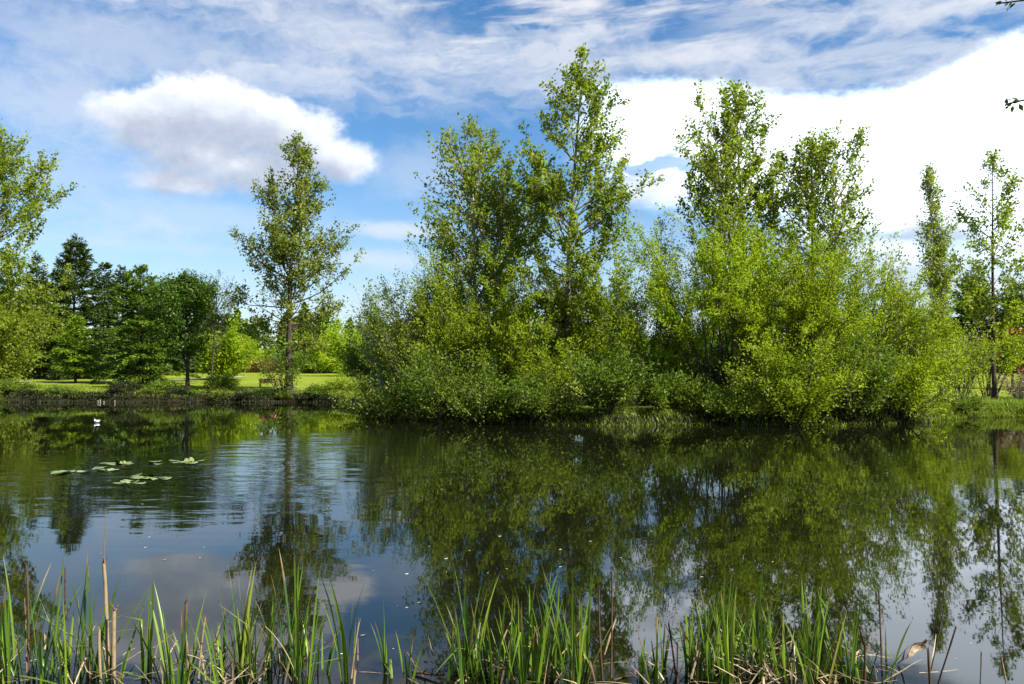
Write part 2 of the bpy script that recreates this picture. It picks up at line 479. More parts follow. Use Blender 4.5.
GRAVEL = mat('gravel', gravel_fn)
ribbon('path', [(-95, 72), (-60, 67), (-42, 65.5), (-36, 67), (-31, 74), (-30, 90)], 2.0, GRAVEL)
ribbon('gravel_path', [at(236, 57.6), at(270, 57.4), at(310, 57.6), at(350, 60), at(380, 70)], 1.5, GRAVEL)

# ------------------------------------------------------------------ trees and shrubs
def put(name, label, cat, px, D, group=None):
    x, y = at(px, D)
    return thing(name, label, cat, (x, y, gzf(x, y) - .05), group)


def crown_shape(t, p=.35, a=1.0, b=.8):
    """relative crown radius at relative crown height t (0 foot, 1 tip), widest at p"""
    return np.where(t < p, (np.clip(t, 0, 1) / p * .55 + .45) ** a, np.clip((1 - t) / (1 - p), 0, 1) ** b)


def deciduous(name, label, cat, px, D, top, hw, seed, foot=.25, widest=.35, limbs=46, twigs=9, n_leaf=9000, leaf=.14, wd=.62, m=None, bark=None, tr=.16,
              el=(25, 60), up=.75, lean=(0, 0), scatter=.08, group=None, pw=.95, forks=0, bare=0.0):
    rng = np.random.default_rng(seed)
    root = put(name, label, cat, px, D, group)
    H = top_z(top, D) - root.location.z; R = hw / F * D * 1.12
    wood = Acc()
    d0 = np.array([[lean[0], lean[1], 1.0]])
    T = grow(np.zeros((1, 3)), d0, [H * .985], 18, .5, .016, rng)
    T[0, :, 2] *= (H - .03 * F / D * .35) * .97 / T[0, -1, 2]
    # root flare + taper
    V, Q = tubes(T, [tr], [.012], 8); 
    sflare = np.repeat(np.exp(-np.linspace(0, 1, 18) * 26), 8)[:, None]
    V[:, :2] += (V[:, :2] - np.repeat(T[0, :, :2], 8, 0)) * sflare * .7
    wood.add(V, Q)
    trunks = [T]
    for k in range(forks):                                     # further leaders
        s0 = rng.uniform(foot * .6, foot + .2); p, dd = along(T, np.array([0]), np.array([s0]))
        a = rng.uniform(0, 6.28)
        T2 = grow(p, dd + np.array([[math.cos(a) * .45, math.sin(a) * .45, 0]]), [H * (1 - s0) * rng.uniform(.72, .93)], 18, .9, .03, rng)
        V, Q = tubes(T2, [tr * .55], [.01], 6); wood.add(V, Q); trunks.append(T2)
    TT = np.concatenate(trunks)
    per = np.concatenate([np.zeros(limbs, int)] + [np.full(limbs // 2, k + 1) for k in range(forks)])
    n = len(per)
    t = np.clip(rng.uniform(0, 1, n) ** 1.3, 0, .985)
    s = foot + (1 - foot) * t; s = np.where(per > 0, .12 + .86 * t, s)
    p, dd = along(TT, per, s)
    hrel = np.clip((p[:, 2] / H - foot) / (1 - foot), 0, 1)
    az = np.arange(n) * 2.39996 + rng.uniform(-.5, .5, n)
    e = np.radians(el[0] + (el[1] - el[0]) * hrel + rng.normal(0, 8, n))
    dirs = np.stack([np.cos(az) * np.cos(e), np.sin(az) * np.cos(e), np.sin(e)], -1)
    ln = R * crown_shape(hrel, widest, 1, pw) * rng.uniform(.70, 1.08, n) / np.maximum(np.cos(e) * .85 + .1, .5)
    ln = np.minimum(ln, (H * .97 - p[:, 2]) * .85 + .14)
    L = grow(p, dirs, ln, 8, up, .07, rng)
    V, Q = tubes(L, np.clip(ln * .011, .006, tr * .35), np.full(n, .004), 4); wood.add(V, Q)
    # twigs
    ti = np.repeat(np.arange(n), twigs); sw = rng.uniform(.22, 1.0, len(ti)) ** .8
    tp, td = along(L, ti, sw)
    tdir = norm(td * .9 + rand_dir(len(ti), rng) * .9 + np.array([0, 0, .25]))
    tl = ln[ti] * rng.uniform(.14, .40, len(ti)) * (1.15 - .5 * sw) + .12
    W = grow(tp, tdir, tl, 4, up * .5, .12, rng)
    V, Q = tubes(W, np.full(len(ti), .006), np.full(len(ti), .0025), 3); wood.add(V, Q)
    tk = link('trunk', wood.mesh('trunk', bark or BARK, True), root)
    # leaves hang in sprays along the twigs
    keep = np.ones(len(ti)); keep[rng.uniform(0, 1, len(ti)) < bare] = 0
    n_leaf = int(n_leaf * 1.12); wgt = keep * tl * (ln[ti] + .25 * R) ** .95 * np.where(rng.uniform(0, 1, len(ti)) < .22, .25, 1.0); wgt /= wgt.sum()
    li = rng.choice(len(ti), n_leaf, p=wgt); sl = rng.uniform(.1, 1.05, n_leaf)
    lp, ld = along(W, li, sl)
    lp = lp + rng.normal(0, scatter, (n_leaf, 3))
    la = ld * .6 + rand_dir(n_leaf, rng) + np.array([0, 0, -.35])
    V, Q = leaves(lp, la, leaf, wd, rng)
    link('crown', make_mesh('crown', V, Q, m or COTTON), root)
    return root


def willow(name, label, cat, px, D, top, hw, seed, stems=24, n_leaf=16000, leaf=.10, wd=.42, m=None, bark=None, arch=-.25, spread=.9, group=None, low=.05, scatter=.09, depth=1.0, twigs=13, sr=.035, open_=0.0):
    """many stems from one stool, fanning and arching outward"""
    rng = np.random.default_rng(seed)
    root = put(name, label, cat, px, D, group)
    H = top_z(top, D) - root.location.z; R = hw / F * D
    a = rng.uniform(0, 6.283, stems); q = np.sqrt(rng.uniform(0, 1, stems))
    st = np.stack([np.cos(a) * q * R * .28, np.sin(a) * q * R * .28 * depth, np.zeros(stems)], -1)
    ln = H * rng.uniform(.62, 1.06, stems) * (1.05 - .25 * q)
    k = spread * R / H
    dirs = np.stack([np.cos(a) * q * k * 1.3, np.sin(a) * q * k * 1.3 * depth, np.ones(stems)], -1)
    S = grow(st, dirs, ln * np.sqrt(1 + (q * k) ** 2), 12, arch * q, .07, rng)
    S[..., 2] = np.maximum(S[..., 2], .05)
    wood = Acc(); V, Q = tubes(S, rng.uniform(.6, 1.2, stems) * sr, np.full(stems, .006), 5); wood.add(V, Q)
    ti = np.repeat(np.arange(stems), twigs); sw = low + (1 - low) * rng.uniform(0, 1, len(ti)) ** .72
    tp, td = along(S, ti, sw)
    out = norm(np.concatenate([tp[:, :2], np.zeros((len(tp), 1))], 1))
    tdir = norm(td * .6 + out * .55 + rand_dir(len(ti), rng) * .8 + np.array([0, 0, .2]))
    tl = H * rng.uniform(.12, .32, len(ti)) * (1.1 - .4 * sw) + .15
    W = grow(tp, tdir, tl, 5, .35, .13, rng)
    V, Q = tubes(W, np.full(len(ti), .007), np.full(len(ti), .0025), 3); wood.add(V, Q)
    link('stems', wood.mesh('stems', bark or BARK_DARK, True), root)
    n_leaf = int(n_leaf * 1.4); wgt = tl * rng.uniform(.15, 1.6, stems)[ti] * np.where(rng.uniform(0, 1, len(ti)) < open_, .08, 1.0); wgt /= wgt.sum()
    li = rng.choice(len(ti), n_leaf, p=wgt); sl = rng.uniform(.08, 1.05, n_leaf)
    lp, ld = along(W, li, sl); lp = lp + rng.normal(0, scatter, (n_leaf, 3))
    lp[:, 2] = np.maximum(lp[:, 2], .08)
    la = ld * .9 + rand_dir(n_leaf, rng) * .9
    V, Q = leaves(lp, la, leaf, wd, rng, .4)
    link('foliage', make_mesh('foliage', V, Q, m or WILLOW), root)
    return root


def conifer(name, label, cat, px, D, top, hw, seed, m=None, foot=.06, n_bough=150, n_leaf=9000, leaf=.26, wd=.34, droop=-.5, pw=.85, ragged=.25, group=None, tr=.2):
    rng = np.random.default_rng(seed)
    root = put(name, label, cat, px, D, group)
    H = top_z(top, D) - root.location.z; R = hw / F * D
    T = grow(np.zeros((1, 3)), np.array([[0, 0, 1.]]), [H], 14, .3, .008, rng); T[0, :, 2] *= H / T[0, -1, 2]
    wood = Acc(); V, Q = tubes(T, [tr], [.012], 7); wood.add(V, Q)
    t = np.sort(rng.uniform(0, 1, n_bough) ** .9) * .985; s = foot + (1 - foot) * t
    p, dd = along(T, np.zeros(n_bough, int), s)
    az = np.arange(n_bough) * 2.39996 + rng.uniform(-.4, .4, n_bough)
    e = np.radians(2 + 42 * t ** 1.5 + rng.normal(0, 7, n_bough))
    dirs = np.stack([np.cos(az) * np.cos(e), np.sin(az) * np.cos(e), np.sin(e)], -1)
    ln = R * np.clip(1 - t, .02, 1) ** pw * (1 + rng.normal(0, ragged, n_bough)).clip(.4, 1.5) + .12
    B = grow(p, dirs, ln, 7, droop * (1 - t) + .1, .05, rng)
    V, Q = tubes(B, np.clip(ln * .014, .006, .06), np.full(n_bough, .004), 4); wood.add(V, Q)
    link('trunk', wood.mesh('trunk', BARK_DARK, True), root)
    n_leaf = int(n_leaf * 1.6); wgt = ln ** 1.5; wgt /= wgt.sum()
    bi = rng.choice(n_bough, n_leaf, p=wgt); sl = rng.uniform(.12, 1.03, n_leaf) ** .8
    lp, ld = along(B, bi, sl)
    sidev = norm(np.cross(ld, np.array([0, 0, 1.])))
    off = rng.uniform(-1, 1, n_leaf)
    lp = lp + sidev * (off * (1.08 - sl) * ln[bi] * .42)[:, None] + rng.normal(0, .06, (n_leaf, 3)) * np.array([1, 1, .8]) + np.array([0, 0, -.10]) * np.abs(off)[:, None]
    la = ld + sidev * np.sign(off)[:, None] * .7 + rng.normal(0, .35, (n_leaf, 3)) + np.array([0, 0, -.22])
    V, Q = leaves(lp, la, leaf, wd, rng, .9)
    link('crown', make_mesh('crown', V, Q, m or EVERGREEN), root)
    return root


# --- left bank and the park behind it
deciduous('cottonwood_tree', 'tall cottonwood cut by the left edge of the photo', 'tree', -26, 57, 106, 92, 11, foot=.08, widest=.36, limbs=130, twigs=11, n_leaf=32000, leaf=0.23, m=COTTON, tr=.3, el=(8, 55), up=.7, scatter=0.13)
willow('willow_shrub', 'bright rounded shrub under the cottonwood at the left edge', 'shrub', -8, 56, 288, 46, 12, stems=26, n_leaf=15000, leaf=.18, wd=.6, m=COTTON, arch=-.5, scatter=.2)
conifer('conifer_tree', 'dark tall conifer behind the small bright spruce', 'tree', 72, 76, 236, 42, 21, m=EVERGREEN, n_bough=210, n_leaf=19000, leaf=.36, pw=0.68)
conifer('conifer_tree', 'dark conifer half hidden by the cottonwood at the left edge', 'tree', 36, 82, 254, 34, 22, m=EVERGREEN, n_leaf=9000, leaf=.4)
conifer('conifer_tree', 'blackish ragged conifer just right of the tall dark conifer', 'tree', 103, 100, 264, 22, 23, m=EVERGREEN, n_leaf=8000, leaf=.42, pw=.5, ragged=.4)
conifer('conifer_tree', 'blackish ragged conifer between its twin and the broad cedar', 'tree', 122, 104, 268, 24, 24, m=EVERGREEN, n_leaf=8000, leaf=.42, pw=.5, ragged=.4)
conifer('conifer_tree', 'dark conifer at the far left edge beyond the path', 'tree', 8, 80, 290, 34, 25, m=EVERGREEN, n_leaf=7000, leaf=.42)
conifer('spruce_tree', 'small bright green spruce with a short bare trunk on the lawn', 'tree', 76, 66, 316, 27, 26, m=SPRUCE, foot=.13, n_bough=120, n_leaf=6500, leaf=.26, tr=.12, droop=-.2)
conifer('cedar_tree', 'broad yellow green cedar beside the dark alder', 'tree', 141, 64, 268, 36, 27, m=CEDAR, foot=.04, n_bough=160, n_leaf=13000, leaf=.30, pw=.6, ragged=.35, tr=.16)
conifer('conifer_tree', 'dark conifer behind the alder at left', 'tree', 178, 98, 280, 26, 28, m=EVERGREEN, n_leaf=7000, leaf=.42, pw=.55, ragged=.35)
for k, (px, D, tp, hw, lb) in enumerate(((150, 108, 282, 24, 'dark conifer rising just behind the broad cedar'), (160, 92, 292, 22, 'dark conifer between the broad cedar and the alder'),
                                         (58, 96, 276, 26, 'dark conifer behind the left side of the tall conifer'), (206, 104, 300, 22, 'dark conifer behind the right side of the alder'),
                                         (226, 120, 316, 24, 'dark far conifer above the bright round shrub'), (250, 130, 326, 22, 'low dark far conifer left of the lone cottonwood'),
                                         (318, 140, 330, 22, 'low dark far conifer right of the lone cottonwood'), (362, 140, 326, 22, 'low dark far conifer at the left end of the thicket'))):
    conifer('conifer_tree', lb, 'tree', px, D, tp, hw, 600 + k, m=EVERGREEN, n_leaf=6000, leaf=.42, pw=.55, ragged=.35, group='far conifers of the park')
deciduous('alder_tree', 'dark leafy alder with a forked trunk on the left bank', 'tree', 188, 55, 272, 42, 31, foot=.30, widest=.4, limbs=54, twigs=10, n_leaf=12500, leaf=.17, m=ALDER, bark=BARK_DARK, tr=.15, el=(5, 60), forks=1, scatter=.18, bare=.15)
deciduous('bare_alder_tree', 'thin nearly leafless tree behind the dark alder', 'tree', 212, 70, 268, 30, 32, foot=.25, limbs=40, twigs=12, n_leaf=1600, leaf=.14, m=ALDER, bark=BARK_DARK, tr=.09, forks=1)
deciduous('cottonwood_tree', 'lone tall cottonwood with a straight trunk on the left bank', 'tree', 289, 54, 132, 62, 33, foot=0.17, widest=.22, limbs=120, twigs=9, n_leaf=17500, leaf=0.2, m=COTTON_DARK, tr=.24, el=(-2, 58), up=.75, scatter=0.12, pw=0.9, bark=BARK_DARK)
willow('trunk_sprouts', 'leafy sprouts around the foot of the lone cottonwood', 'shrub', 283, 53.8, 350, 15, 34, stems=14, n_leaf=900, leaf=.15, wd=.6, m=WILLOW_DARK, scatter=.16)
for k, (px, D, tp, hw, m_, lb) in enumerate((
        (222, 76, 330, 22, FRESH, 'bright round shrub right of the dark alder'),
        (244, 112, 338, 16, FRESH, 'lime green shrub at the back of the lawn left of the lone cottonwood'),
        (262, 118, 346, 20, WILLOW_GREY, 'greyish shrub at the back of the lawn left of the lone cottonwood'),
        (305, 120, 344, 18, WILLOW_DARK, 'dull green shrub at the back of the lawn right of the lone cottonwood'),
        (330, 104, 322, 20, FRESH, 'taller lime green shrub on the lawn right of the lone cottonwood'),
        (352, 90, 326, 22, FRESH, 'wide lime green shrub nearest the willow thicket on the lawn'),
        (385, 96, 318, 26, WILLOW, 'tall yellow green shrub behind the left end of the thicket'))):
    willow('park_shrub', lb, 'shrub', px, D, tp, hw, 60 + k, stems=18, n_leaf=5000, leaf=.28, wd=.6, m=m_, arch=-.6, scatter=.25, group='shrubs on the park lawn')
willow('russet_hedge', 'low russet hedge along the back of the lawn', 'hedge', 262, 108, 364, 26, 70, stems=40, n_leaf=5000, leaf=.24, wd=.6, m=RUSSET, arch=-.6, scatter=.3, depth=.4)
willow('low_hedge', 'low dark hedge behind the lawn right of the lone cottonwood', 'hedge', 330, 108, 363, 36, 71, stems=40, n_leaf=6000, leaf=.24, wd=.6, m=WILLOW_DARK, arch=-.6, scatter=.3, depth=.4)
for k, (px, D, tp, hw, m_, lb) in enumerate((
        (14, 54.6, 382, 22, WILLOW_DARK, 'dark bush low on the bank at the left edge'),
        (222, 55.5, 378, 16, GRASS, 'pale weedy bush on the bank right of the alder'),
        (165, 54.6, 384, 20, WILLOW_DARK, 'dark bush on the bank left of the alder trunk'),
        (344, 53.6, 380, 18, WILLOW, 'small light bush on the bank left of the thicket'),
        (318, 54, 390, 15, WILLOW_DARK, 'low dark bush right of the lone cottonwood foot'),
        (125, 54, 386, 16, SEDGE_SHADED, 'dead looking dark bush on the bank below the broad cedar'))):
    willow('bank_bush', lb, 'bush', px, D, tp, hw, 80 + k, stems=26, n_leaf=2600, leaf=.14, wd=.4, m=m_, arch=-.5, scatter=.14, group='bushes on the left bank', depth=.6)

_r = random.Random(14)
for k in range(18):
    px = -60 + k * 23 + _r.uniform(-10, 10)
    willow('bank_tuft', 'small dark tuft of weeds on the brink of the left bank', 'weeds', px, 53.4 + _r.uniform(-.5, .6), _r.uniform(387, 396), _r.uniform(6, 15), 700 + k, stems=16, n_leaf=500, leaf=.13, wd=.35,
           m=(WILLOW_DARK, SEDGE_SHADED, ALDER)[k % 3], arch=-.6, scatter=.1, depth=.6, twigs=7, group='dark weed tufts along the left bank')
for k, (px, tp, lb) in enumerate(((62, 338, 'dark evergreen bush in the back row behind the small spruce'), (112, 336, 'dark evergreen bush in the back row left of the broad cedar'), (165, 338, 'dark evergreen bush in the back row left of the alder trunk'))):
    willow('evergreen_bush', lb, 'bush', px, 116, tp, 34, 730 + k, stems=24, n_leaf=5000, leaf=.32, wd=.6, m=EVERGREEN, arch=-.5, scatter=.3)

# --- the wooded point in the middle
deciduous('cottonwood_tree', 'left cottonwood of the thicket leaning slightly left', 'tree', 482, 36, 111, 66, 41, foot=.22, widest=.28, limbs=80, twigs=9, n_leaf=11500, leaf=0.165, m=COTTON, tr=.13, el=(20, 62), lean=(-.06, 0), forks=1, bark=BARK_PALE)
deciduous('cottonwood_tree', 'slender pale stemmed cottonwood between the two tall ones', 'tree', 499, 37.5, 140, 36, 42, foot=.28, widest=.35, limbs=50, twigs=8, n_leaf=3900, leaf=0.165, m=COTTON, tr=.10, el=(25, 62), bark=BARK_PALE)
deciduous('cottonwood_tree', 'tallest cottonwood of all in the middle of the photo', 'tree', 566, 34, 31, 68, 143, foot=.20, widest=0.32, limbs=104, twigs=9, n_leaf=15500, leaf=0.165, m=COTTON, tr=.16, el=(8, 60), up=.7, pw=0.95, bark=BARK, lean=(.035, 0))
deciduous('cottonwood_tree', 'tall cottonwood rising behind the right hand willows', 'tree', 742, 36, 70, 60, 44, foot=.20, widest=0.3, limbs=84, twigs=10, n_leaf=16500, leaf=0.165, m=COTTON, tr=.16, el=(16, 64), pw=0.8, forks=1, bark=BARK)
deciduous('cottonwood_tree', 'rounded cottonwood right beside the tall one with gaps of sky', 'tree', 814, 37, 132, 52, 45, foot=.25, widest=.38, limbs=70, twigs=9, n_leaf=10500, leaf=0.165, m=COTTON, tr=.14, el=(15, 66), forks=1, bark=BARK, pw=.6)
deciduous('sapling_tree', 'thin pale sapling showing in the gap between the tall trees', 'tree', 660, 38, 212, 26, 46, foot=.35, limbs=34, twigs=8, n_leaf=1100, leaf=.11, m=WILLOW_GREY, tr=.07, bark=BARK_PALE)
WG = 'willows of the pond thicket'
for k, a in enumerate((
        # px, D, top, halfwidth, leaves, material, bark, label, open
        (396, 37, 262, 36, 3600, WILLOW_GREY, BARK_PALE, 'grey green sparse willow at the left end of the thicket', .45),
        (424, 35.5, 272, 48, 11000, WILLOW, BARK, 'yellow green leafy willow second from the left end of the thicket', .2),
        (385, 42, 330, 34, 8000, WILLOW_DARK, BARK_DARK, 'low dark willow where the thicket meets the left bank', .1),
        (452, 36, 236, 48, 13000, WILLOW, BARK, 'yellow green willow below the left leaning cottonwood', .2),
        (508, 35, 258, 50, 14000, WILLOW, BARK_DARK, 'yellow green willow in front of the pale stemmed cottonwood', .15),
        (602, 35, 246, 48, 14000, WILLOW, BARK_DARK, 'willow right of the trunk of the tallest cottonwood', .2),
        (646, 34.5, 276, 40, 9500, WILLOW, BARK_DARK, 'open willow with dark branching stems mid thicket', .35),
        (548, 33.2, 326, 40, 8000, WILLOW, BARK_DARK, 'short willow in front of the tallest cottonwood trunk', .15),
        (718, 34, 178, 56, 19000, FRESH, BARK_DARK, 'tall bright willow with black stems in front of the right cottonwoods', .2),
        (782, 34, 232, 58, 18000, WILLOW, BARK_DARK, 'broad bright willow right of the black stemmed one', .15),
        (840, 34, 232, 56, 18000, WILLOW, BARK_DARK, 'bright willow below the rounded cottonwood', .15),
        (884, 36, 262, 44, 11000, WILLOW, BARK, 'feathery willow sloping down towards the poplar', .25),
        (910, 36, 318, 34, 6500, WILLOW, BARK, 'low willow in front of the narrow poplar', .2),
        (958, 39, 326, 28, 3200, WILLOW, BARK, 'small fan shaped willow with bare stems right of the narrow poplar', .3))):
    willow('willow_shrub', a[7], 'shrub', a[0], a[1], a[2], a[3], 100 + k, stems=26, n_leaf=a[4], leaf=.13, wd=.44, m=a[5], bark=a[6], group=WG, open_=a[8], arch=-.3, low=.34 if a[6] is BARK_DARK and a[8] > .17 else .16)
for k, (px, D, tp, hw, lb) in enumerate(((430, 46, 318, 44, 'shrub added to darken the thicket behind its left end'), (520, 46, 322, 48, 'shrub added to darken the thicket behind the pale stemmed cottonwood'),
                                         (610, 45, 326, 48, 'shrub added to darken the thicket right of the tallest cottonwood'), (690, 43, 330, 46, 'shrub added to darken the shady gap behind the black stemmed willow'),
                                         (760, 45, 322, 48, 'shrub added to darken the thicket behind the broad willow'), (850, 46, 316, 48, 'shrub added to darken the thicket below the rounded cottonwood'),
                                         (655, 39, 356, 34, 'low shrub added to darken the shady gap left of the black stemmed willow'), (735, 38, 352, 36, 'low shrub added to darken the space behind the black willow stems'))):
    willow('dark_fill_shrub', lb, 'shrub', px, D, tp, hw, 170 + k, stems=26, n_leaf=8000, leaf=.17, wd=.5, m=ALDER, arch=-.5, group='shrubs added to darken the thicket')  # added shrubs; their dark leaf colour stands in for shade inside the thicket
BG = 'waterside bushes of the thicket'
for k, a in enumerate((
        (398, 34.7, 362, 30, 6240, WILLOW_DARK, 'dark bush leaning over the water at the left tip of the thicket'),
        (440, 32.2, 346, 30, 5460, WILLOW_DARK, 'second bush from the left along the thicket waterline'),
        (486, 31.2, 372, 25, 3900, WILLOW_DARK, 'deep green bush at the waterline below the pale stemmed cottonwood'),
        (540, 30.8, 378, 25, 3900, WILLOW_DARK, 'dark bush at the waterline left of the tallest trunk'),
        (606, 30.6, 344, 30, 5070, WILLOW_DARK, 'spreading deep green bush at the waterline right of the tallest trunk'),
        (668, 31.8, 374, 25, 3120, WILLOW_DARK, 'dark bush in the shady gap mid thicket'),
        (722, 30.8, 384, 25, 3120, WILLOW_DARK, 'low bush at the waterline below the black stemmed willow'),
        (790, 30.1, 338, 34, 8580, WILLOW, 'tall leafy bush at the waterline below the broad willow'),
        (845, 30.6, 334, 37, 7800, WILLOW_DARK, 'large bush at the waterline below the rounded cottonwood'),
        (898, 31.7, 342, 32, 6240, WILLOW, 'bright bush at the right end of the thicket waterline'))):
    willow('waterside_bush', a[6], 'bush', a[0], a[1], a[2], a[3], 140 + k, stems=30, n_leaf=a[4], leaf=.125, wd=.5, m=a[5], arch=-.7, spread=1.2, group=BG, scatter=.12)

# --- right bank
deciduous('poplar_tree', 'narrow upright poplar right of the thicket', 'tree', 942, 48, 158, 21, 51, foot=.18, widest=.3, limbs=210, twigs=4, n_leaf=5600, leaf=0.17, m=COTTON, tr=.12, el=(55, 70), up=1.0, scatter=.11, pw=0.5, bark=BARK_PALE)
deciduous('cottonwood_tree', 'sparse thin cottonwood at the right edge of the photo', 'tree', 994, 42, 146, 46, 52, foot=.26, widest=.22, limbs=66, twigs=8, n_leaf=5200, leaf=0.18, m=COTTON, tr=.12, el=(12, 55), up=.7, scatter=.12, pw=.9, bark=BARK_DARK)
willow('hazel_shrub', 'yellow green shrub around the trunk of the right edge cottonwood', 'shrub', 985, 46, 318, 34, 53, stems=20, n_leaf=2200, leaf=.14, wd=.6, m=WILLOW, open_=.4, low=.45)
deciduous('red_leaf_tree', 'small red leaved tree behind the right edge cottonwood', 'tree', 1012, 56, 326, 36, 54, foot=.2, widest=.4, limbs=44, twigs=9, n_leaf=4200, leaf=.2, m=RED, bark=BARK_DARK, tr=.1, el=(10, 60), forks=1)
willow('red_shrub', 'small reddish shrub behind the low willow near the poplar', 'shrub', 928, 60, 338, 12, 55, stems=14, n_leaf=900, leaf=.18, wd=.6, m=RED)
conifer('conifer_tree', 'dark conifer behind the right edge cottonwood', 'tree', 972, 100, 276, 30, 56, m=EVERGREEN, n_leaf=9000, leaf=.42, pw=.5)
conifer('conifer_tree', 'dark conifer cut by the right edge of the photo', 'tree', 1022, 96, 284, 36, 57, m=EVERGREEN, n_leaf=9000, leaf=.42, pw=.5)
conifer('conifer_tree', 'dark conifer glimpsed behind the narrow poplar', 'tree', 900, 110, 286, 22, 58, m=EVERGREEN, n_leaf=6000, leaf=.42, pw=.6)
willow('bank_bush', 'brownish twiggy bush on the lawn at the right edge', 'bush', 1020, 41, 372, 22, 59, stems=30, n_leaf=1600, leaf=.10, m=RUSSET, bark=BARK_PALE)
willow('bank_bush', 'low green bush at the waterline right of the thicket', 'bush', 960, 35.4, 396, 24, 90, stems=26, n_leaf=2400, leaf=.10, m=WILLOW_DARK, spread=1.2)


# --- distant woods all round the park: one mass
def far_woods():
    rng = np.random.default_rng(7); acc = Acc()
    for k in range(190):
        a = math.radians(rng.uniform(-62, 62)); r = rng.uniform(150, 215)
        x, y = math.sin(a) * r, math.cos(a) * r
        H = rng.uniform(8.5, 13.0); R = rng.uniform(2.5, 4.5); n = 900
        kind = rng.uniform() < .55
        t = rng.uniform(0, 1, n) ** (1.2 if kind else .9); th = rng.uniform(0, 6.283, n)
        rad = R * ((1 - t) ** .8 if kind else np.sqrt(np.clip(1 - (2 * t - .9) ** 2, .02, 1))) * rng.uniform(.4, 1.12, n)
        P = np.stack([x + np.cos(th) * rad, y + np.sin(th) * rad, gzf(x, y) + t * H], -1)
        V, Q = leaves(P, rand_dir(n, rng) + np.array([0, 0, -.3]), .85, .7, rng, .6); acc.add(V, Q)
    o = link('far_woods', acc.mesh('far_woods', CEDAR))
    tag(o, 'dark far woods closing the view beyond the park lawn', 'woods', kind='stuff')


far_woods()


# ------------------------------------------------------------------ grasses along the banks
def blades(pos, h, w, rng, lean=.35, seg=4):
    n = len(pos); az = rng.uniform(0, 6.283, n); h = h * rng.uniform(.55, 1.3, n)
    d = np.stack([np.cos(az), np.sin(az), np.zeros(n)], -1); s = np.stack([-np.sin(az), np.cos(az), np.zeros(n)], -1)
    ln = rng.uniform(.1, 1, n) * lean
    rows = []
    for i in range(seg + 1):
        t = i / seg; c = pos + d * (h * ln * t * t)[:, None] + np.array([0, 0, 1.]) * (h * (t - .35 * ln * t * t))[:, None]
        ww = w * (1 - t) ** .7 + .0008
        rows += [c - s * ww, c + s * ww]
    V = np.stack(rows, 1); idx = np.arange(n * (seg + 1) * 2).reshape(n, seg + 1, 2)
    Q = np.stack([idx[:, :-1, 0], idx[:, :-1, 1], idx[:, 1:, 1], idx[:, 1:, 0]], -1).reshape(-1, 4)
    return V.reshape(-1, 3), Q


def shore_points(n, px0, px1, s0, s1, rng, bias=1.0):
    px = rng.uniform(px0, px1, n); az = np.arctan((px - CX) / F); dep = np.interp(az, _shx, _shd)
    out = s0 + (s1 - s0) * rng.uniform(0, 1, n) ** bias
    y = dep + out; x = (px - CX) / F * y
    y = y + .8 * (.35 * np.sin(x * .9 + 1.3) + .22 * np.sin(x * 2.3 + y * .7) + .12 * np.sin(x * 5.1))
    return np.stack([x, y, gz(x, y)], -1)


def grasses():
    rng = np.random.default_rng(5)
    a = Acc()
    P = shore_points(5000, 380, 930, -.3, 2.0, rng, 1.4); P = np.concatenate([P, shore_points(4500, 925, 1060, -.2, 2.2, rng, 1.2)]); P[:, 2] = np.maximum(P[:, 2], -.05)
    V, Q = blades(P, .24, .016, rng, 1.3); a.add(V, Q)
    P = shore_points(9000, 930, 1200, .0, 9, rng); P[:, 2] = np.maximum(P[:, 2], -.05)
    V, Q = blades(P, .18, .012, rng, .9); a.add(V, Q)
    P = shore_points(16000, -220, 380, .9, 6, rng)
    V, Q = blades(P, .16, .022, rng, .9); a.add(V, Q)
    tag(link('shore_grass', a.mesh('shore_grass', GRASS)), 'fresh green grass fringing the far banks', 'grass', kind='stuff')
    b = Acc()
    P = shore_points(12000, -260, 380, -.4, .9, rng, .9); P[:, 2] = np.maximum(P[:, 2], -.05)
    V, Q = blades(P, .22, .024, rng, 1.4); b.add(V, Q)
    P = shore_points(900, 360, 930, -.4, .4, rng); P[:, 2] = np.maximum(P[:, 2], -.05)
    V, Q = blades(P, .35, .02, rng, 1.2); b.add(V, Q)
    tag(link('bank_sedge', b.mesh('bank_sedge', SEDGE_SHADED)), 'sedge and dead stems coloured dark for the bank shade along the foot of the far banks', 'sedge', kind='stuff')


grasses()

# ------------------------------------------------------------------ near bank: cattails, dead stalks, litter
def blade_fn(N):
    al = N.new('ShaderNodeAttribute'); al.attribute_name = 'along'
    g = N.new('ShaderNodeNewGeometry'); r = g.outputs['Random Per Island']
    tc = N.new('ShaderNodeTexCoord').outputs['Object']
    n = N.noise(tc, 9, 4, .6)
    base = N.ramp(r, [(0, (.018, .05, .008)), (.35, (.05, .115, .011)), (.7, (.12, .20, .015)), (.88, (.24, .28, .04)), (1, (.36, .33, .12))])
    tipf = N.ss(N.add(al.outputs['Fac'], N.mul(N.sub(n, .5), .5)), N.add(.74, N.mul(r, .3)), N.add(.92, N.mul(r, .3)))
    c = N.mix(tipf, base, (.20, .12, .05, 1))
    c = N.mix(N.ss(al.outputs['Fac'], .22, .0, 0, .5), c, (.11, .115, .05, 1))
    b = principled(N, c, .38, .4)
    tr = N.new('ShaderNodeBsdfTranslucent'); N.put(tr.inputs[0], N.mix(1.0, c, (1.3, 1.25, .6, 1), 'MULTIPLY'))
    mx = N.new('ShaderNodeMixShader'); mx.inputs[0].default_value = .35
    N.l.new(b, mx.inputs[1]); N.l.new(tr.outputs[0], mx.inputs[2]); return mx.outputs[0]


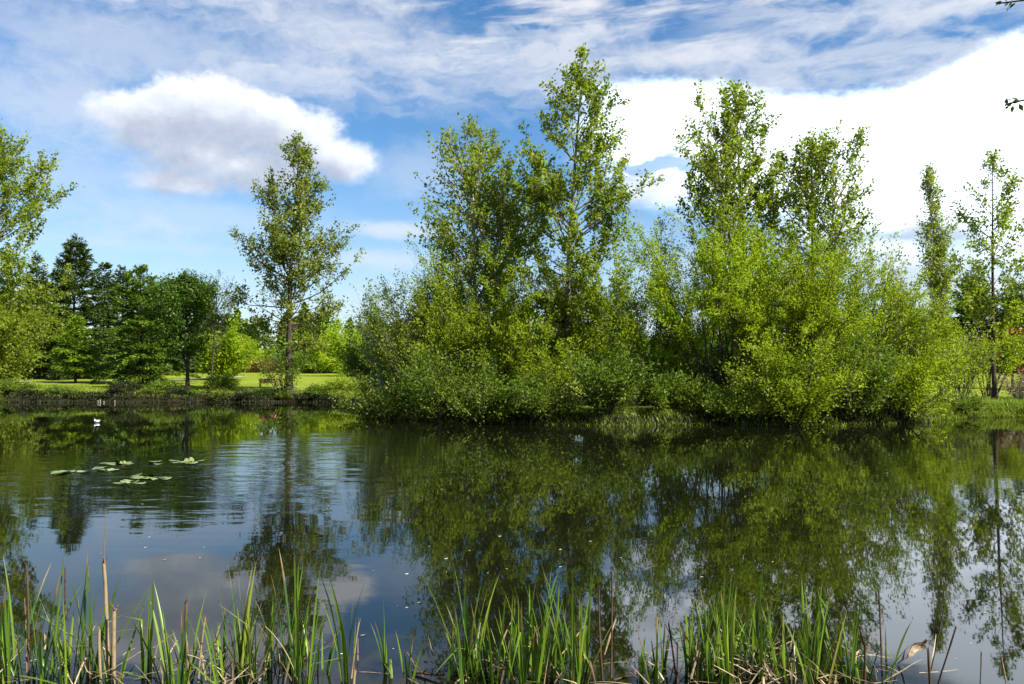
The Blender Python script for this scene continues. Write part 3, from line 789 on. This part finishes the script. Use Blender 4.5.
def dead_fn(N):
    g = N.new('ShaderNodeNewGeometry'); r = g.outputs['Random Per Island']
    tc = N.new('ShaderNodeTexCoord').outputs['Object']
    n = N.noise(tc, 26, 5, .65)
    c = N.ramp(r, [(0, (.06, .038, .020)), (.35, (.14, .095, .05)), (.7, (.26, .20, .115)), (1, (.42, .35, .23))])
    c = N.mix(N.ss(n, .45, .75, 0, .6), c, (.07, .045, .025, 1))
    return principled(N, c, .7, .2)


def brown_fn(N):
    tc = N.new('ShaderNodeTexCoord').outputs['Object']
    n = N.noise(tc, 30, 5, .65)
    g = N.new('ShaderNodeNewGeometry'); r = g.outputs['Random Per Island']
    return principled(N, N.ramp(N.add(N.mul(n, .6), N.mul(r, .4)), [(.25, (.022, .014, .009)), (.55, (.06, .036, .02)), (.8, (.13, .08, .045))]), .75, .2)


BLADE = mat('cattail_blade', blade_fn); DEAD = mat('dead_reed', dead_fn); BROWN = mat('brown_stalk', brown_fn)


def reed_blade(base, az, L, w, lean, bend, twist, brk=None, brk_ang=2.0, seg=10, blunt=.0):
    """a long V-section blade; brk = where it has snapped and folded over"""
    pts = [np.array(base, float)]; el = math.pi / 2 - lean
    for i in range(seg):
        t = (i + 1) / seg
        e = el - bend * t * t
        if brk is not None and t > brk: e -= brk_ang
        pts.append(pts[-1] + np.array([math.cos(az) * math.cos(e), math.sin(az) * math.cos(e), math.sin(e)]) * L / seg)
    P = np.array(pts); T = norm(np.gradient(P, axis=0))
    V = []; A = []
    for i in range(seg + 1):
        t = i / seg; ph = az + math.pi / 2 + twist * (t - .3)
        s = np.array([math.cos(ph), math.sin(ph), 0]); s = s - T[i] * s.dot(T[i]); s /= np.linalg.norm(s) + 1e-9
        nn = np.cross(s, T[i])
        ww = w * .5 * (.72 + .28 * min(1, t * 5)) * max((1 - t ** 5), blunt)
        V += [P[i] - s * ww + nn * ww * .22, P[i] - nn * ww * .18, P[i] + s * ww + nn * ww * .22]; A += [t] * 3
    Q = []
    for i in range(seg):
        a = i * 3; Q += [[a, a + 1, a + 4, a + 3], [a + 1, a + 2, a + 5, a + 4]]
    return np.array(V), np.array(Q), np.array(A)


def cattail(label, px, D, spread_px, n, top, seed, dead=3, lean=.16, wide=.0205, brk=.12, vary=.3):
    rng = np.random.default_rng(seed)
    x, y = at(px, D); z0 = min(gzf(x, y), -.02)
    root = thing('cattail_clump', label, 'cattails', (x, y, z0), 'green cattail clumps along the near shore')
    sp = spread_px / F * D
    H = top_z(top, D) - z0
    n = int(n * 1.5); a = Acc()
    fans = max(1, n // 5)
    fx = rng.uniform(-sp, sp, fans); fy = rng.uniform(-.16, .2, fans)
    for i in range(n):
        f = rng.integers(fans)
        b = (fx[f] + rng.normal(0, .014), fy[f] + rng.normal(0, .014), 0)
        az = rng.choice([0, math.pi]) + rng.normal(0, .9)
        L = H * (1.03 if i == 0 else rng.uniform(1 - vary * 1.4, 1.0))
        k = rng.uniform(.3, .85) if rng.uniform() < brk + .06 else None
        V, Q, A = reed_blade(b, az, L, wide * rng.uniform(.6, 1.25), abs(rng.normal(0, lean)) * .8, rng.uniform(0, .38), rng.normal(0, .8), k, rng.uniform(.7, 2.4))
        a.add(V, Q, A)
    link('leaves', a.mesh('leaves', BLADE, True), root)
    if dead:
        dead = int(dead * 2.0); d = Acc()
        for i in range(dead):
            b = (rng.uniform(-sp, sp) * 1.15, rng.uniform(-.15, .2), 0)
            k = rng.uniform(.3, .8) if rng.uniform() < .55 else None
            V, Q, A = reed_blade(b, rng.uniform(0, 6.28), H * rng.uniform(.25, .75), rng.uniform(.008, .017), abs(rng.normal(0, .28)), rng.uniform(0, .7), rng.normal(0, 1.5), k, rng.uniform(.8, 2.3), blunt=.35)
            d.add(V, Q, A)
        link('dry_leaves', d.mesh('dry_leaves', DEAD, True), root)
    return root


for k, a in enumerate((
        ('green cattails at the very left edge of the shore', 18, 5.25, 22, 12, 556, 4, .2),
        ('dense cattails just left of the tall tan stalks', 82, 5.3, 26, 26, 546, 7, .2),
        ('few cattails just right of the tall tan stalks', 124, 5.2, 12, 6, 590, 2, .3),
        ('thin cattail pair standing in open water at left', 150, 5.35, 8, 5, 568, 1, .1),
        ('leaning cattails over bent straw left of the lone tree reflection', 184, 5.25, 18, 12, 568, 6, .22),
        ('dense tall cattails below the left part of the tree reflection', 246, 5.2, 20, 22, 553, 6, .15),
        ('cattails with one tall brown tipped blade below the lone tree reflection', 296, 5.2, 17, 13, 548, 4, .12),
        ('slim cattails with a snapped dangling leaf in open water', 352, 5.25, 10, 6, 558, 2, .12),
        ('two short straight cattails alone in open water', 384, 5.3, 5, 4, 600, 1, .06),
        ('short cattail tuft right of the two straight ones', 412, 5.3, 6, 4, 622, 1, .15),
        ('cattails leaning left beside the half sunk branch', 440, 5.2, 9, 5, 606, 2, .3),
        ('thick dark cattails left of the shore middle', 476, 5.25, 18, 20, 562, 4, .12),
        ('pale broad cattails in the middle of the shore', 528, 5.25, 15, 16, 560, 5, .13),
        ('deep green cattails just left of the two brown rods', 576, 5.25, 18, 18, 558, 4, .14),
        ('sparse cattails mixed with brown stems right of the two brown rods', 664, 5.3, 18, 9, 612, 5, .12),
        ('tall cattails below the right cottonwood reflection', 708, 5.25, 16, 18, 564, 6, .1),
        ('bright cattails standing over a heap of straw', 752, 5.3, 15, 14, 572, 8, .12),
        ('vivid green cattails left of the right hand open water', 806, 5.2, 17, 18, 572, 7, .13),
        ('last green cattails before the open water at right', 846, 5.2, 10, 8, 590, 5, .15),
        ('cattails between the left edge ones and the dense tall stalk bed', 52, 5.35, 16, 12, 574, 6, .18),
        ('short tangled cattails under the leaning ones at left', 212, 5.3, 14, 10, 592, 7, .25),
        ('cattails filling in right of the dense tall bed below the tree reflection', 272, 5.35, 12, 12, 570, 5, .16),
        ('low cattails left of the slim ones with the snapped leaf', 322, 5.3, 10, 6, 612, 3, .2),
        ('thin cattails between the thick dark and the pale broad ones', 502, 5.4, 12, 10, 580, 4, .18),
        ('thin cattails right of the pale broad ones', 552, 5.4, 11, 10, 574, 4, .16),
        ('short cattails between the brown rods and the sparse brown stems', 636, 5.35, 12, 7, 628, 5, .2),
        ('cattails left of the tall ones below the right cottonwood reflection', 688, 5.4, 12, 12, 584, 7, .16),
        ('cattails between the tall ones and the straw heap at right', 731, 5.4, 12, 12, 590, 7, .15),
        ('low tangled cattails right of the straw heap', 780, 5.35, 14, 12, 600, 8, .22),
        ('thin cattails right of the vivid green ones', 828, 5.4, 10, 9, 586, 5, .16),
        ('short thin cattails around the curled dry leaf', 900, 5.2, 20, 5, 612, 2, .25))):
    cattail(a[0], a[1], a[2], a[3], a[4], a[5], 200 + k, a[6], a[7])


def stalk(label, px, D, top, r, m, seed, tilt=0.0, spike=0.0, group='dead stalks standing in the near shallows'):
    rng = np.random.default_rng(seed); x, y = at(px, D); z0 = min(gzf(x, y), -.02)
    H = top_z(top, D) - z0
    root = thing('dead_stalk', label, 'stalk', (x, y, z0), group)
    P = grow(np.zeros((1, 3)), np.array([[tilt, rng.normal(0, .03), 1.]]), [H], 9, .1, .018, rng)
    a = Acc(); V, Q = tubes(P, [r * 1.1], [r * .8], 7); 
    V += rng.normal(0, r * .10, V.shape); a.add(V, Q)
    end = P[0, -1]
    for i in range(3):                                           # frayed broken top
        P2 = grow(end[None] + rng.normal(0, r * .4, (1, 3)), np.array([[rng.normal(0, .3), rng.normal(0, .3), 1.]]), [r * rng.uniform(1.5, 5)], 4, 0, .1, rng)
        V, Q = tubes(P2, [r * .45], [r * .1], 4); a.add(V, Q)
    if spike:
        P2 = grow(end[None], np.array([[tilt * .5, 0, 1.]]), [spike], 6, .1, .02, rng); V, Q = tubes(P2, [r * .32], [r * .12], 5); a.add(V, Q)
    link('stem', a.mesh('stem', m, True), root)
    return root


for k, a in enumerate((
        ('tall tan stalk carrying a thin dark spike', 115, 5.25, 560, .0125, DEAD, .01, .36),
        ('stout tan stalk just right of the spiked one', 121, 5.2, 606, .0145, DEAD, .03, 0),
        ('short split tan stalk leaning by the spiked one', 109, 5.2, 625, .010, DEAD, -.05, 0),
        ('brown topped stalk among the leftmost cattails', 36, 5.3, 563, .007, BROWN, .03, 0),
        ('dark thin stalk behind the dense left cattails', 75, 5.35, 566, .006, BROWN, -.02, 0),
        ('short brown stalk with a pale top among the leaning cattails', 188, 5.3, 602, .011, BROWN, .0, 0),
        ('grey straight stalk right of the leaning cattails', 202, 5.25, 612, .007, DEAD, .03, 0),
        ('short brown stub at the bottom edge by the half sunk branch', 352, 5.15, 664, .012, DEAD, .08, 0),
        ('brown stalk in open water left of the two straight cattails', 347, 5.3, 618, .007, DEAD, .12, 0),
        ('left one of the two tall brown rods right of the middle', 602, 5.25, 585, .0075, BROWN, -.02, 0),
        ('right one of the two tall brown rods right of the middle', 609, 5.3, 572, .0065, BROWN, .02, 0),
        ('pale straight stalk among the sparse brown stems', 656, 5.3, 615, .006, DEAD, .0, 0),
        ('dark stalk leaning left among the sparse brown stems', 680, 5.3, 622, .0065, BROWN, -.12, 0),
        ('dark stalk leaning right among the sparse brown stems', 672, 5.2, 640, .0065, BROWN, .10, 0),
        ('tall dark rod at the left side of the open water at right', 877, 5.3, 588, .006, BROWN, .0, 0),
        ('short brown stalk left of the tall dark rod', 857, 5.2, 640, .008, BROWN, .05, 0),
        ('slanting dark stalk crossing behind the curled dry leaf', 914, 5.2, 615, .006, BROWN, .22, 0),
        ('thick short dark stub under the curled dry leaf', 926, 5.15, 648, .009, BROWN, .0, 0),
        ('thin dark stem leaning right beside the curled dry leaf', 908, 5.3, 600, .0045, BROWN, .26, 0),
        ('short brown stub alone near the bottom right corner', 1006, 5.15, 655, .005, DEAD, -.05, 0),
        ('thin grey stem alone in open water near the bottom right corner', 972, 5.2, 650, .004, BROWN, .02, 0))):
    stalk(a[0], a[1], a[2], a[3], a[4], a[5], 300 + k, a[6], a[7])


def litter():
    rng = np.random.default_rng(77); a = Acc()
    cl = ((95, 60, 70), (190, 40, 40), (255, 40, 45), (480, 45, 22), (545, 40, 20), (690, 60, 70), (760, 50, 80), (830, 45, 60), (20, 40, 25), (900, 40, 20))
    for cpx, sp, n in cl:
        for i in range(int(n * .62)):
            px = rng.normal(cpx, sp * .6); D = rng.uniform(4.9, 5.75); x, y = at(px, D)
            el = abs(rng.normal(.25, .5)); L = rng.uniform(.08, .34)
            V, Q, A = reed_blade((x, y, rng.uniform(0, .09)), rng.uniform(0, 6.28), L, rng.uniform(.006, .014), math.pi / 2 - el, rng.uniform(-.2, .5), rng.normal(0, 1), rng.uniform(.3, .7) if rng.uniform() < .3 else None, rng.uniform(-.8, .8), 6, .4)
            a.add(V, Q, A)
    tag(link('reed_litter', a.mesh('reed_litter', DEAD, True)), 'broken straw coloured reed litter lying in the near shallows', 'litter', kind='stuff')


litter()


def branch(label, px, D, length, r, az, seed):
    rng = np.random.default_rng(seed); x, y = at(px, D)
    root = thing('sunken_branch', label, 'branch', (x, y, .0), 'branches lying half sunk by the shore')
    a = Acc()
    P = grow(np.array([[-math.cos(az) * length / 2, -math.sin(az) * length / 2, .012]]), np.array([[math.cos(az), math.sin(az), .06]]), [length], 9, -.12, .06, rng)
    V, Q = tubes(P, [r], [r * .5], 7); a.add(V, Q)
    for i in range(3):
        p, d = along(P, np.array([0]), np.array([rng.uniform(.25, .85)]))
        P2 = grow(p, d + rng.normal(0, .5, (1, 3)) + np.array([[0, 0, .5]]), [length * rng.uniform(.15, .3)], 5, .2, .1, rng); V, Q = tubes(P2, [r * .5], [r * .2], 5); a.add(V, Q)
    link('stem', a.mesh('stem', BROWN, True), root)


branch('dark half sunk branch beside the left leaning cattails', 432, 5.35, .26, .012, -.25, 400)
branch('long thin half sunk branch below the thick dark cattails', 478, 5.4, .34, .009, .1, 401)
branch('thin dark branch rising from the water right of the brown rods', 628, 5.4, .4, .006, .9, 402)


def curled_leaf():
    x, y = at(912, 5.2); z = top_z(644, 5.2)
    root = thing('curled_leaf', 'pale brown curled dry leaf caught on dark stems at right', 'leaf', (x, y, z), rz=.1)
    L, W, n, k = .17, .060, 12, 6; V = []
    for i in range(n + 1):
        t = i / n; c = np.array([(t - .5) * L * .78, .02 * math.sin(t * 3), (t - .5) * L * .62 + .012 * math.sin(t * 6)])
        w = W * (math.sin(math.pi * min(1, t * .93 + .04)) ** .7) * .5
        for j in range(k + 1):
            s = (j / k - .5) * 2
            V.append(c + np.array([.62 * w * s, -.55 * w * (s * s) + .010 * math.sin(9 * t + 4 * s), -.78 * w * s]))
    V = np.array(V); idx = np.arange((n + 1) * (k + 1)).reshape(n + 1, k + 1)
    Q = np.stack([idx[:-1, :-1], idx[1:, :-1], idx[1:, 1:], idx[:-1, 1:]], -1).reshape(-1, 4)
    def fn(N):
        tc = N.new('ShaderNodeTexCoord').outputs['Object']; n_ = N.noise(tc, 40, 5, .6)
        return principled(N, N.ramp(n_, [(.3, (.13, .085, .05)), (.6, (.28, .22, .15)), (.8, (.40, .33, .24))]), .7, .2)
    me = make_mesh('blade', V, Q, mat('curled_leaf_mat', fn), True)
    link('blade', me, root)
    P = np.array([[[-L * .39, 0, -L * .31], [-L * .45, .0, -L * .36], [-L * .52, .005, -L * .40]]]); V, Q = tubes(P, [.003], [.002], 5)
    link('leaf_stalk', make_mesh('leaf_stalk', V, Q, BROWN, True), root)


curled_leaf()

# ------------------------------------------------------------------ on the water: lily pads, flecks, duck
def pad_fn(N):
    tc = N.new('ShaderNodeTexCoord').outputs['Object']; o = N.new('ShaderNodeObjectInfo')
    n = N.noise(tc, 18, 4, .6)
    c = N.ramp(N.add(N.mul(n, .5), N.mul(o.outputs['Random'], .5)), [(.2, (.06, .10, .02)), (.5, (.12, .16, .035)), (.85, (.22, .24, .08))])
    return principled(N, c, .28, .5)


PAD = mat('lily_pad_mat', pad_fn)


def lily_mesh(seed, r=.11):
    rng = np.random.default_rng(seed); n = 26; rings = (.35, .7, 1.0); gap = .22
    an = np.linspace(gap, 2 * math.pi - gap, n); V = []
    for q in rings:
        for a_ in an:
            rr = r * q * (1 + .05 * math.sin(3 * a_ + seed)) * (1.18 if abs(math.cos(a_)) > .7 else 1)
            V.append((math.cos(a_) * rr, math.sin(a_) * rr, .008 + .010 * q ** 3 * math.sin(2 * a_ + seed)))
    V = [(0.0, 0, .008)] * n + V                                # the stalk point, repeated so that every face is a quad
    V = np.array(V, float); V[:n, :2] += np.stack([np.cos(an), np.sin(an)], -1) * r * .03
    idx = np.arange(n * 4).reshape(4, n)
    Q = np.stack([idx[:-1, :-1], idx[1:, :-1], idx[1:, 1:], idx[:-1, 1:]], -1).reshape(-1, 4)
    return make_mesh('lily_pad', V, Q, PAD, True)


PADS = [lily_mesh(i) for i in range(4)]
rng = np.random.default_rng(91)
for (px, py, wpx, n, lb) in ((70, 472, 17, 7, 'lily pad in the leftmost long raft of pads'), (107, 468.5, 9, 5, 'lily pad in the raft of pads second from left'),
                             (109, 463, 8, 3, 'lily pad in the small far raft of pads'), (131, 462.5, 7, 4, 'lily pad in the far middle raft of pads'),
                             (151, 462, 9, 4, 'lily pad in the far raft right of the middle one'), (189, 461.5, 13, 8, 'lily pad in the rightmost raft of pads'),
                             (129, 482.5, 16, 8, 'lily pad in the nearest long raft of pads'), (154, 477.5, 18, 8, 'lily pad in the raft just behind the nearest one')):
    for i in range(n):
        qx = px + rng.uniform(-wpx, wpx); D = EYE * F / (py + rng.uniform(-1.6, 1.6) - HY); x, y = at(qx, D)
        o = link('lily_pad', PADS[int(rng.integers(4))], None, (x, y, .001 + .0035 * i)); o.rotation_euler = (rng.normal(0, .03), rng.normal(0, .03) - (.35 if rng.uniform() < .15 else 0), rng.uniform(0, 6.28))
        s = rng.uniform(.7, 1.15); o.scale = (s, s, s)
        tag(o, lb, 'lily pad', 'lily pads: ' + lb[16:])


def fleck_mesh(seed, pale):
    rng = np.random.default_rng(seed)
    V, Q, A = reed_blade((0, 0, 0), 0.0, .045, .02, math.pi / 2 - .05, -.25, .3, None, 1, 6, .1)
    V[:, 0] -= .022
    return make_mesh('floating_leaf', V, Q, pale, True)


def pale_fn(N):
    o = N.new('ShaderNodeObjectInfo')
    return principled(N, N.ramp(o.outputs['Random'], [(0, (.20, .15, .09)), (.5, (.42, .38, .30)), (1, (.62, .60, .54))]), .6, .3)


PALE = mat('pale_petal', pale_fn); FL = fleck_mesh(1, PALE)
spots = [(153, 536), (149, 546), (105, 552), (207, 546), (203, 556), (168, 558), (375, 569), (408, 572), (447, 570), (488, 571), (507, 567), (560, 565), (447, 557), (399, 603), (408, 605), (470, 549),
         (838, 532), (845, 531), (845, 599), (255, 513), (330, 505), (560, 548), (700, 575), (620, 556), (590, 540), (770, 560), (950, 560), (980, 610), (940, 590), (650, 530), (500, 535), (430, 545),
         (320, 640), (335, 628), (345, 650), (365, 632), (395, 645), (420, 600), (458, 622), (310, 615), (54, 474), (145, 503), (950, 655), (965, 640), (640, 590), (720, 600)]
for i, (px, py) in enumerate(spots):
    D = EYE * F / (py - HY); x, y = at(px, D)
    o = link('floating_leaf', FL, None, (x, y, .004)); s = rng.uniform(.3, .85) * (D / 7) ** .4; o.scale = (s, s, s); o.rotation_euler = (0, 0, rng.uniform(-.6, .6))
    tag(o, 'tiny pale dead leaf floating flat on the pond', 'leaf', 'dead leaves floating on the pond')


def duck():
    D = EYE * F / (422.5 - HY); x, y = at(98.5, D)
    root = thing('duck', 'small white duck with a dark head swimming by the left bank', 'duck', (x, y, 0), rz=math.radians(168)); root.scale = (.85, .85, .85)
    #  spine rings: x along the body (head at +x), z height, half width, half height
    R = [(-.205, .105, .006, .004), (-.185, .10, .028, .014), (-.15, .085, .06, .04), (-.09, .07, .085, .07), (-.02, .065, .097, .082), (.05, .068, .092, .08), (.10, .085, .07, .068),
         (.128, .115, .043, .045), (.137, .15, .034, .034), (.142, .178, .04, .036), (.155, .20, .044, .038), (.178, .203, .036, .032), (.196, .198, .022, .018), (.205, .195, .008, .006)]
    k = 14; V = []
    P = np.array([(a, 0, b) for a, b, c, d in R]); T = norm(np.gradient(P, axis=0))
    for (a, b, hw, hh), t in zip(R, T):
        up = np.array([-t[2], 0, t[0]])
        for j in range(k):
            an = 2 * math.pi * j / k
            V.append(np.array([a, 0, b]) + np.array([0, 1, 0]) * math.cos(an) * hw + up * math.sin(an) * hh)
    V = np.array(V); n = len(R); idx = np.arange(n * k).reshape(n, k); a = idx[:-1]; b = idx[1:]
    Q = np.stack([a, b, np.roll(b, -1, 1), np.roll(a, -1, 1)], -1).reshape(-1, 4)
    def fn(N):
        tc = N.new('ShaderNodeTexCoord').outputs['Object']; X, Y, Z = N.sep(tc)
        head = N.ss(Z, .138, .150); back = N.mul(N.ss(Z, .118, .132), N.ss(X, .10, .06)); tail = N.ss(X, -.14, -.17)
        return principled(N, N.mix(N.mx(head, N.mx(back, tail)), (.80, .79, .76, 1), (.025, .03, .028, 1)), .5, .3)
    link('body', make_mesh('body', V, Q, mat('duck_plumage', fn), True), root)
    B = np.array([[[.20, 0, .197], [.225, 0, .192], [.245, 0, .188]]]); V, Q = tubes(B, [.013], [.007], 8); V[:, 2] = .193 + (V[:, 2] - .193) * .6
    def bf(N): return principled(N, (.10, .10, .10, 1), .4, .4)
    link('bill', make_mesh('bill', V, Q, mat('duck_bill', bf), True), root)
    for s in (-1, 1):
        W = np.array([[[.06, s * .088, .09], [.0, s * .100, .095], [-.07, s * .092, .095], [-.15, s * .055, .105]]]); V, Q = tubes(W, [.026], [.008], 8)
        V[:, 1] = W[0, :, 1].repeat(8) + (V[:, 1] - W[0, :, 1].repeat(8)) * .4
        def wf(N): return principled(N, (.72, .72, .69, 1), .5, .3)
        link('wing', make_mesh('wing', V, Q, mat('duck_wing', wf), True), root)


duck()

# ------------------------------------------------------------------ bench and stakes on the left bank
def box(acc, c, s, rot=None):
    v = np.array([(i, j, k) for i in (-.5, .5) for j in (-.5, .5) for k in (-.5, .5)]) * np.array(s)
    if rot is not None: v = v @ np.array(Matrix.Rotation(rot, 3, 'X')).T
    acc.add(v + np.array(c), np.array([[0, 1, 3, 2], [4, 6, 7, 5], [0, 4, 5, 1], [2, 3, 7, 6], [0, 2, 6, 4], [1, 5, 7, 3]]))


def bench():
    x, y = at(268, 59.5)
    root = thing('park_bench', 'reddish brown wooden bench on the lawn beside the lone cottonwood', 'bench', (x, y, gzf(x, y)), rz=.08); root.scale = (.9, .9, .72)
    def wf(N):
        tc = N.new('ShaderNodeTexCoord').outputs['Object']; n = N.noise(N.vec(N.mul(N.sep(tc)[0], .5), N.mul(N.sep(tc)[1], 9.0), N.mul(N.sep(tc)[2], 9.0)), 3, 5, .6)
        return principled(N, N.ramp(n, [(.3, (.15, .055, .028)), (.7, (.26, .11, .055))]), .55, .3)
    wood = mat('bench_wood', wf)
    a = Acc()
    for i in range(4): box(a, (0, -.20 + i * .115, .44), (1.5, .095, .035))
    link('seat', a.mesh('seat', wood), root)
    a = Acc()
    for i in range(4): box(a, (0, .235 + i * .030, .55 + i * .105), (1.5, .03, .102), -.25)
    link('backrest', a.mesh('backrest', wood), root)
    def mf(N): return principled(N, (.06, .06, .06, 1), .5, .4)
    iron = mat('bench_iron', mf)
    for sx in (-.6, .6):
        a = Acc(); box(a, (sx, -.17, .21), (.06, .06, .425)); box(a, (sx, .20, .21), (.06, .06, .425)); box(a, (sx, .02, .405), (.055, .44, .035)); box(a, (sx, .30, .66), (.05, .035, .52), -.25)
        link('leg', a.mesh('leg', iron), root)


bench()
for k, (px, D, h, r, lb) in enumerate(((99, 52.0, .50, .03, 'leftmost pale stake at the foot of the left bank'), (101.5, 52.2, .62, .04, 'tallest pale stake at the foot of the left bank'),
                                        (105, 52.1, .36, .035, 'short pale stake between the taller ones on the left bank'), (116, 51.9, .55, .035, 'pale stake standing apart from the others toward the alder'))):
    rg = np.random.default_rng(500 + k); x, y = at(px, D); z0 = min(gzf(x, y), -.1)
    P = grow(np.array([[0, 0, 0.]]), np.array([[rg.normal(0, .08), rg.normal(0, .08), 1]]), [h * .34 - z0], 7, .1, .01, rg)
    r *= .7; V, Q = tubes(P, [r], [r * .8], 8)
    top = np.arange(6 * 8, 7 * 8)
    Q = np.concatenate([Q, np.stack([top[[0, 1, 2, 3]], top[[0, 3, 4, 7]], top[[4, 5, 6, 7]]])])
    tag(link('weathered_stake', make_mesh('weathered_stake', V, Q, mat('stake_wood', lambda N: principled(N, N.ramp(N.noise(N.new('ShaderNodeTexCoord').outputs['Object'], 14, 5, .6), [(.3, (.16, .145, .115)), (.7, (.36, .34, .29))]), .8, .1))), None, (x, y, z0)),
        lb, 'stake', 'pale stakes at the foot of the left bank')


# ------------------------------------------------------------------ the near tree whose twigs hang in at the right edge
def near_tree():
    rng = np.random.default_rng(606); x, y = 6.9, 3.6
    root = thing('overhanging_tree', 'near tree whose dark twig tips hang in at the upper right edge', 'tree', (x, y, gzf(x, y) - .05))
    wood = Acc(); T = grow(np.zeros((1, 3)), np.array([[.04, -.05, 1.]]), [6.5], 14, .4, .03, rng); V, Q = tubes(T, [.13], [.02], 9); wood.add(V, Q)
    tips = [(at(1013, 6.2), top_z(101, 6.2), 15), (at(1011, 6.4), top_z(-3, 6.4), 12)]
    LV = Acc()
    def spray(P, n, L):
        idx = np.zeros(n, int); s = np.linspace(.55, 1.0, n); p, d = along(P, idx, s)
        V, Q = leaves(p + rng.normal(0, .012, (n, 3)), d * .7 + rand_dir(n, rng) * .9, L, .5, rng, .2); LV.add(V, Q)
    for (tx, ty), tz, n in tips:
        s0, _ = along(T, np.array([0]), np.array([.5])); s0 = s0[0]
        e = np.array([tx - x, ty - y, tz - root.location.z]); t = np.linspace(0, 1, 10)[:, None]
        P = (s0 * (1 - t) + e * t + np.array([0, 0, .5]) * (4 * t * (1 - t)) * .5)[None]
        V, Q = tubes(P, [.03], [.006], 6); wood.add(V, Q); 
        end = P[:, -3:]; spray(np.concatenate([P[:, -2:-1] * .45 + P[:, -1:] * .55, P[:, -1:]], 1), n, .058)
    n = 26; az = rng.uniform(-1.3, 1.9, n); s = rng.uniform(.45, .98, n); p, d = along(T, np.zeros(n, int), s)
    L = grow(p, np.stack([np.cos(az), np.sin(az) * .6, np.full(n, .5)], -1), rng.uniform(1.0, 1.9, n), 8, .3, .08, rng)
    V, Q = tubes(L, np.full(n, .02), np.full(n, .004), 5); wood.add(V, Q)
    idx = rng.integers(0, n, 900); q, d = along(L, idx, rng.uniform(.3, 1, 900))
    V, Q = leaves(q + rng.normal(0, .12, (900, 3)), d + rand_dir(900, rng), .075, .5, rng, .3); LV.add(V, Q)
    link('trunk', wood.mesh('trunk', BARK_DARK, True), root); link('crown', LV.mesh('crown', ALDER), root)  # dark leaf colour gives the crown its backlit look


near_tree()
